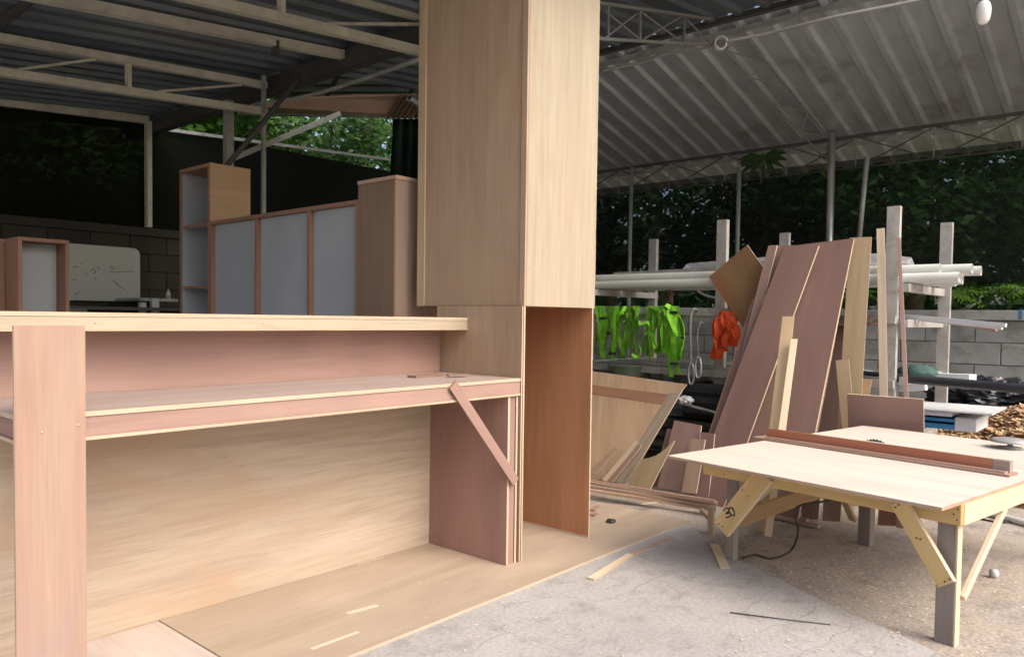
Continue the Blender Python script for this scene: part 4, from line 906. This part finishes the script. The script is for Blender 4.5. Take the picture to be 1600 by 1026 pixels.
# ================================================================== LEANING BOARDS
def lean(name, label, top, bot, w, mat, edge, Xt, zb=-.03, Xb=None, t=.010, group=None, wd=None, cat='board', part_of=None, label_=True):
    """board whose long axis runs from the resting point on the floor up to the point it leans on"""
    P1 = onX(top[0], top[1], Xt); P0 = onX(bot[0], bot[1], Xb) if Xb else G(bot[0], bot[1], zb)
    ax = (P1 - P0); wdir = Vector(wd) if wd else Vector((.25, -1, 0)).normalized()
    nz = ax.cross(wdir)
    o = link(name, box_mesh(name, ax.length, w, t, mat, edge), frame((P0 + P1) / 2, ax, nz)); return setp(o, label, cat, group)
g_m = 'mauve panels leaning on the rack'
lean('mauve_board', 'narrow mauve panel strip, leftmost of the leaning mauve panels', (1208, 384), (1108, 778), .062, 'ply_mauve2', 'edge', 5.00, group=g_m, cat='panel', wd=(-.12, -1, 0), t=.014)
lean('mauve_board', 'mauve panel second from left, set behind its neighbours', (1222, 384), (1094, 776), .15, 'ply_mauve', 'edge_dark', 5.04, group=g_m, cat='panel', wd=(-.12, -1, 0), t=.014)
lean('mauve_board', 'mauve panel with a pale right edge line in the middle of the leaning row', (1253, 384), (1104, 786), .235, 'ply_mauve', 'edge', 4.96, group=g_m, cat='panel', wd=(-.12, -1, 0), t=.014)
lean('mauve_board', 'wide mauve panel, rightmost leaning one beside the long ochre plank', (1278, 380), (1186, 802), .46, 'ply_mauve', 'edge', 5.01, group=g_m, cat='panel', wd=(-.12, -1, 0), t=.014)
lean('brown_strip', 'brown strip along the right edge of the mauve panels', (1318, 420), (1246, 800), .055, 'ply_mauve2', 'edge', 5.05, cat='strip')
lean('brown_board', 'dark brown panel half hidden behind the mauve row', (1292, 500), (1304, 772), .22, 'ply_rose_dark', 'edge_dark', 5.10, wd=(.3, -1, 0), cat='panel')
lean('brown_plank', 'brown board leaning left behind the mauve panels', (1188, 470), (1092, 762), .10, 'plank', 'edge_dark', 4.95, cat='board')
# tilted ochre square
c0, c1, c3 = onX(1165, 382, 4.99), onX(1105, 432, 5.0), onX(1192, 420, 4.99)
e1 = (c1 - c0); e2 = (onX(1165, 527, 5.0) - c1).normalized(); e2 = (e2 - e1.normalized() * e2.dot(e1.normalized())).normalized()
slab('ochre_board', c0 + e1 / 2 + e2 * .33 + Vector((.03, 0, 0)), e2, e1.cross(e2), .66, e1.length, .01, 'ochre', 'edge_dark', label='tilted ochre plywood square behind the mauve panels', cat='panel')
lean('ochre_plank', 'long wide ochre plank standing right of the mauve panels', (1345, 371), (1318, 786), .125, 'plank', 'edge', 5.02, Xb=4.80, wd=(.1, -1, 0), cat='plank', group='planks right of the mauve panels')
lean('thin_plank', 'thin pale plank standing left of the white rack post', (1376, 357), (1384, 792), .045, 'pine_lt', 'edge', 5.06, Xb=4.88, wd=(.1, -1, 0), cat='plank', group='planks right of the mauve panels')
lean('short_plank', 'short plank leaning against the long ochre plank', (1316, 562), (1338, 790), .075, 'plank', 'edge', 4.86, Xb=4.70, wd=(.1, -1, 0), cat='plank', group='planks right of the mauve panels')
lean('pink_lath', 'thin pinkish lath right of the white rack post', (1404, 372), (1420, 700), .022, 'ply_mauve2', 'edge', 5.0, Xb=4.7, cat='lath', wd=(.1, -1, 0))
lean('light_plank', 'pale plank in front of the wide mauve panel, longer of the pair', (1232, 495), (1194, 832), .066, 'plank', 'edge', 4.50, wd=(.2, -1, 0), cat='plank', group='pair of pale planks before the mauve panels')
lean('light_plank', 'narrow bright plank in front of the wide mauve panel, shorter of the pair', (1241, 530), (1200, 838), .036, 'pine_lt', 'edge', 4.38, wd=(.2, -1, 0), cat='plank', group='pair of pale planks before the mauve panels')
lean('orange_board', 'small orange board end right of the long ochre plank', (1354, 592), (1330, 700), .065, 'cab_ochre', 'edge_dark', 4.95, Xb=4.75, cat='board', wd=(.1, -1, 0))
slab('mauve_box', onX(1383, 664, 4.66), (0, 1, .0), (1, 0, .2), .40, .34, .012, 'ply_mauve', 'edge', label='mauve panel standing on edge right of the planks behind the table', cat='panel')
# big plain sheet at left, leaning towards the rack
q = [onX(915, 578, 4.75), onX(1073, 600, 4.75), onX(1068, 607, 4.73), G(985, 757, -.02), G(905, 750, -.02)]
pl = (q[1] - q[0]).cross(q[4] - q[0]).normalized(); 
prism('big_sheet', [p - pl * (p - q[0]).dot(pl) for p in q], pl * .012, 'ply_tan', None, 'edge')
qs = []
for a_ in ((924, 601), (1045, 616), (1036, 632), (924, 616)):
    d_ = ray(*a_); qs.append(CAM + d_ * ((q[0] - CAM).dot(pl) / d_.dot(pl)))
sg_ = 1 if (CAM - q[0]).dot(pl) > 0 else -1
prism('veneer_stripe', [p + pl * ((.0125 if sg_ > 0 else -.0006)) for p in qs], pl * .0006 * sg_, 'cab_wood', bpy.data.objects['big_sheet'])
setp(bpy.data.objects['big_sheet'], 'large tan plywood sheet leaning beside the tower', 'plywood sheet')
def lowb(name, label, pts, X, mat, edge='edge', t=.01, cat='offcut', group=None):
    """odd-shaped offcut: outline on an inclined plane through floor line"""
    n_ = Vector((-1, .1, .42)).normalized(); p0 = Vector((X, 2.3, -.03)); P = []
    for px, py in pts:
        d = ray(px, py); P.append(CAM + d * ((p0 - CAM).dot(n_) / d.dot(n_)))
    o = prism(name, P, n_ * t, mat, None, edge); return setp(o, label, cat, group)
go = 'offcuts leaning on the big sheet'
lowb('offcut_board', 'wide tan offcut leaning across the big sheet, longest of the group', [(1047, 614), (1060, 614), (1068, 608), (1004, 716), (978, 755), (961, 752)], 4.05, 'ply_base', group=go)
lowb('offcut_strip', 'thin pale strip leaning left of the long offcut', [(995, 688), (999, 690), (948, 752), (942, 750)], 4.00, 'pine_lt', group=go)
lowb('offcut_strip', 'brown thin strip between the pale strips', [(1000, 694), (1003, 698), (958, 753), (951, 752)], 4.02, 'ply_mauve2', group=go)
lowb('offcut_strip', 'tan short strip leaning beside the tower base', [(964, 697), (967, 700), (930, 742), (924, 745), (920, 738)], 3.99, 'edge_dark', group=go)
arc = [(1004, 717), (1014, 716), (1026, 712), (1037, 705), (1047, 696)]
lowb('notched_board', 'tan offcut with a round notch cut from its top edge', arc + [(1055, 689), (1017, 764), (982, 757)], 4.00, 'plank', group=go)
gm = 'small pinkish offcuts by the left table leg'
lowb('pink_offcut', 'mauve offcut standing behind the notched board', [(1055, 657), (1097, 665), (1082, 770), (1028, 762)], 4.22, 'ply_mauve2', group=gm)
lowb('pink_offcut', 'darker mauve offcut left of the mauve one', [(1044, 670), (1060, 672), (1040, 762), (1020, 760)], 4.27, 'ply_mauve', group=gm)
lowb('pink_offcut', 'pale pink narrow offcut in front of the mauve ones', [(1081, 685), (1103, 687), (1089, 771), (1066, 769)], 4.12, 'edge_dark', 'edge', group=gm)
lowb('pink_offcut', 'mauve offcut between the pale one and the leaning panels', [(1096, 675), (1118, 678), (1108, 780), (1090, 776)], 4.2, 'ply_mauve', group=gm)
# below the table
for k, (x0, x1, y0, y1, X, m_, lab) in enumerate(((1185, 1212, 690, 800, 4.35, 'ply_mauve2', 'pinkish board end seen under the table left of the cable'), (1222, 1245, 700, 806, 4.45, 'ply_mauve', 'dark mauve board end under the table behind the cable'), (1290, 1318, 740, 815, 4.2, 'ply_mauve2', 'pale pinkish board standing under the table mid way'), (1258, 1284, 735, 812, 4.3, 'ply_rose', 'rose board standing under the table right of the cable'), (1376, 1408, 760, 822, 4.3, 'ply_rose', 'rose offcut under the table right of the back leg'), (1405, 1420, 765, 826, 4.25, 'ply_pink', 'small pink offcut right of the rose one under the table'))):
    lowb('board_end', lab, [(x0, y0), (x1, y0 + 3), (x1 - 4, y1), (x0 - 4, y1 - 2)], X, m_, cat='offcut', group='board ends seen below the table')
# sticks stacked on the floor
for k in (0, 1, 3, 5):
    r_ = random.uniform(-3, 3); a = G(905, 748 + k * 3.0, .03 - .005 * k + .03); b = G(1118 + r_, 783 + k * 2.6, .0 + .012 * (5 - k))
    bar('wood_stick', a, b, .026, .016, ('ply_mauve2', 'edge_dark', 'ply_mauve2', 'shelf_gray', 'ply_mauve2', 'edge_dark')[k], edge='edge_dark', label=('highest stick of the floor pile, against the offcuts', 'second stick from the top of the floor pile', 'third stick of the floor pile', 'greyish stick of the floor pile', 'second lowest stick of the floor pile', 'front stick of the floor pile, nearest the camera')[k], cat='stick', group='sticks piled before the leaning offcuts')
tr = thing('trestle', 'small wooden trestle end beside the left table leg', 'trestle', G(1110, 830, -.03))
bar('leg', G(1111, 835, -.03), onX(1111, 790, G(1111, 835, -.03).x), .028, .02, 'plank', tr); bar('strut', onX(1095, 795, G(1111, 835, -.03).x + .02), onX(1110, 812, G(1111, 835, -.03).x + .02), .022, .015, 'plank', tr)
for k, (a, b) in enumerate((((1210, 806), (1280, 822)), ((1200, 798), (1262, 812)))):
    bar('wood_stick', G(*a, -.015), G(*b, -.015), .03, .014, 'ply_mauve2', edge='edge_dark', label=('pinkish stick on the floor under the table, nearer one', 'pinkish stick on the floor under the table, farther one')[k], cat='stick', group='sticks under the table')

# ================================================================== CABINETS AT THE BACK LEFT
def cab(name, label, X, Y0, Y1, z, depth, bays=1, shelves=(), back='cab_inner', closed=False, cat='cabinet', group=None, frame_m='cab_wood', dividers=None, backd=None):
    t = thing(name, label, cat, (X, (Y0 + Y1) / 2, -.03), group); th = .022
    bx('side_panel', (X, X + depth), (Y0, Y0 + th), (-.03, z - th - .0005), frame_m, 'cab_wood', t, grain='z')
    bx('side_panel', (X, X + depth), (Y1 - th, Y1), (-.03, z - th - .0005), frame_m, 'cab_wood', t, grain='z')
    bx('top_panel', (X, X + depth), (Y0, Y1), (z - th, z), frame_m, 'cab_wood', t)
    bx('bottom_panel', (X + .002, X + depth - .01), (Y0 + th + .001, Y1 - th - .001), (.03, .05), frame_m, 'cab_wood', t)
    bd = backd or depth
    bx('back_panel', (X + bd - .008, X + bd - .001), (Y0 + th + .0005, Y1 - th - .0005), (.05, z - th - .001), back, back, t)
    for d_ in (dividers or []): bx('divider', (X, X + bd - .009), (d_ - th / 2, d_ + th / 2), (.0505, z - th - .001), 'cab_wood', 'cab_wood', t, grain='z')
    for s in shelves: bx('shelf', (X + .012, X + depth - .009), (Y0 + th + .001, Y1 - th - .001), (s, s + .016), 'cab_inner', 'cab_wood', t)
    return t
bays = (4.11, 3.575)
cb = cab('open_cabinet', 'long row of open cabinet bays with blue grey lining', 2.42, 3.145, 4.655, 1.64, .30, dividers=bays, backd=.035)
# the long row is shallow in view: panels closing each bay a little behind the frame
tl = cab('tall_cabinet', 'tall narrow open cabinet with shelves left of the cabinet row', 2.42, 4.658, 5.06, 2.01, .28, shelves=(1.62, 1.22, .82))
for y_ in (4.6805, 5.0370): bx('lining', (2.43, 2.69), (y_ - .0005, y_ + .0005) if y_ > 5 else (y_, y_ + .001), (.06, 1.985), 'cab_inner', 'cab_inner', tl, grain='z')
bx('ochre_side', (2.4205, 2.70), (4.6505, 4.6570), (1.645, 2.0105), 'cab_ochre', 'cab_wood', tl, grain='x', label='ochre side panel above the row')
cn = thing('closed_cabinet', 'brown closed plywood cabinet standing between the row and the tower', 'cabinet', (2.5, 3.0, -.03))
bx('front_panel', (2.42, 2.432), (2.862, 3.142), (-.03, 1.712), 'cab_brown', 'ply_tan', cn, grain='z')
bx('side_panel', (2.4205, 3.0), (2.850, 2.8615), (-.03, 1.712), 'cab_side', 'edge_dark', cn, grain='z', label='pinkish tan side panel')
bx('top_panel', (2.415, 3.0), (2.845, 3.143), (1.7125, 1.73), 'ply_tan', 'edge_dark', cn)
bx('side_panel', (2.4325, 3.0), (3.130, 3.142), (-.03, 1.712), 'ply_tan', 'edge_dark', cn, grain='z')
# wall-side shelf unit at far left, open front facing the camera
Yc = 5.0; x0, x1 = onY(28, 367, Yc).x, onY(108, 376, Yc).x; zc = onY(60, 372, Yc).z; th = .02
sc_ = thing('open_cabinet', 'small open cabinet with blue grey lining at the left edge', 'cabinet', ((x0 + x1) / 2, Yc, -.03))
bx('side_panel', (x0, x0 + th), (Yc, Yc + .22), (-.03, zc - th - .001), 'cab_wood', 'cab_wood', sc_, grain='z'); bx('side_panel', (x1 - th, x1), (Yc, Yc + .22), (-.03, zc - th - .001), 'cab_wood', 'cab_wood', sc_, grain='z')
bx('top_panel', (x0, x1), (Yc, Yc + .22), (zc - th, zc), 'cab_wood', 'cab_wood', sc_); bx('back_panel', (x0 + th + .001, x1 - th - .001), (Yc + .15, Yc + .16), (-.02, zc - th - .001), 'cab_inner', 'cab_inner', sc_)
bx('shelf', (x0 + th + .001, x1 - th - .001), (Yc + .01, Yc + .149), (.60, .615), 'cab_inner', 'cab_wood', sc_)
c2_ = thing('brown_cabinet', 'brown cabinet side cut off by the left edge of the view', 'cabinet', (1.2, 5.3, -.03))
xe = onY(14, 372, 5.25).x
bx('side_panel', (xe - .02, xe), (5.25, 5.6), (-.03, zc - .021), 'cab_brown', 'cab_wood', c2_, grain='z'); bx('front_panel', (xe - .6, xe - .021), (5.25, 5.262), (-.03, zc - .021), 'cab_wood', 'cab_wood', c2_, grain='z'); bx('top_panel', (xe - .6, xe), (5.25, 5.6), (zc - .02, zc), 'cab_wood', 'cab_wood', c2_)
# whiteboard
wbY = WY - .08; a, b = onY(96, 379, wbY), onY(219, 472, wbY); zt, zb_ = onY(160, 384, wbY).z, onY(160, 470, wbY).z
wh = thing('whiteboard', 'white writing board with rounded corners and faint scribbles on the dark wall', 'whiteboard', ((a.x + b.x) / 2, wbY, (zt + zb_) / 2))
bm = bmesh.new(); r = .07; ol_ = []
for cx_, cz_, s0 in ((b.x - r, zt - r, 0), (a.x + r, zt - r, 90), (a.x + r, zb_ + r, 180), (b.x - r, zb_ + r, 270)):
    for k in range(7): an = math.radians(s0 + k * 15); ol_.append((cx_ + r * math.cos(an), cz_ + r * math.sin(an)))
F1 = [bm.verts.new((x, wbY, z)) for x, z in ol_]; F2 = [bm.verts.new((x, wbY + .02, z)) for x, z in ol_]; bm.faces.new(F1); bm.faces.new(F2[::-1])
for k in range(len(ol_)): bm.faces.new((F1[k], F2[k], F2[(k + 1) % len(ol_)], F1[(k + 1) % len(ol_)]))
finish('board_face', bm, 'white_board', wh)
def ink(pts): 
    bm = bmesh.new(); sweep_bm(bm, [onY(x, y, wbY - .002) for x, y in pts], .0035, 4); finish('scribble', bm, 'ink', wh)
for pts in (((113, 418), (118, 416), (122, 417)), ((124, 411), (127, 413)), ((133, 424), (136, 430)), ((142, 424), (146, 419), (150, 424), (146, 428)), ((152, 417), (157, 420)), ((172, 416), (178, 417)), ((172, 424), (180, 425)), ((182, 425), (190, 425), (198, 424), (210, 424)), ((172, 420), (184, 419)), ((176, 437), (184, 445), (195, 452)), ((113, 438), (120, 437)), ((116, 460), (124, 456)), ((148, 433), (149, 436))): ink(pts)
# desk and clutter below the whiteboard
dY = WY - 1.1
ds = thing('desk', 'dark desk below the whiteboard', 'desk', (3.2, dY, -.03))
dz = 1.12
bx('desk_top', (1.9, 4.2), (dY - .1, dY + .5), (dz - .04, dz - .012), 'steel_dark', parent=ds)
for x in (2.0, 4.1): bx('leg', (x, x + .05), (dY, dY + .05), (-.03, dz - .0405), 'steel_dark', parent=ds)
bx('desk_panel', (2.06, 4.09), (dY + .42, dY + .44), (.3, dz - .0405), 'black_cloth', parent=ds)
bm = bmesh.new(); q = [onY(x, y, dY + .1) for x, y in ((84, 486), (100, 481), (108, 478), (118, 481), (136, 483), (136, 487), (84, 488))]
A_ = [bm.verts.new(p) for p in q]; B_ = [bm.verts.new(p + Vector((0, .2, -.01))) for p in q]; bm.faces.new(A_); bm.faces.new(B_[::-1])
for k in range(7): bm.faces.new((A_[k], B_[k], B_[(k + 1) % 7], A_[(k + 1) % 7]))
setp(finish('paper_heap', bm, 'paper'), 'small heap of pale lilac paper behind the counter top at left', 'paper')
for k, (x0_, x1_, yt_, lab) in enumerate(((220, 229, 472, 'white box standing right of the whiteboard, left of two'), (238, 249, 466, 'white box standing right of the whiteboard, right of two'))):
    a, b = onY(x0_, yt_, dY + .2), onY(x1_, 492, dY + .2); bx('white_box', (a.x, b.x), (dY + .2, dY + .26), (b.z - .02, a.z), 'white_foam', label=lab, cat='box', bevel=.003)
a, b = onY(218, 465, dY + .45), onY(278, 468, dY + .45); bx('wall_shelf', (a.x, b.x), (dY + .45, WY - .02), (a.z - .03, a.z), 'steel_gray', label='narrow grey shelf between whiteboard and tall cabinet', cat='shelf')
c = onY(263, 456, dY + .6); tube('bottle', [(c.x, c.y, a.z), (c.x, c.y, a.z + .05), (c.x, c.y, a.z + .08), (c.x, c.y, a.z + .10)], [.025, .025, .012, .010], 'rack_steel', n=12, label='small pale bottle on the narrow grey shelf', cat='bottle')
a = pz(598, 480, 3.3); b = pz(652, 480, 3.3)
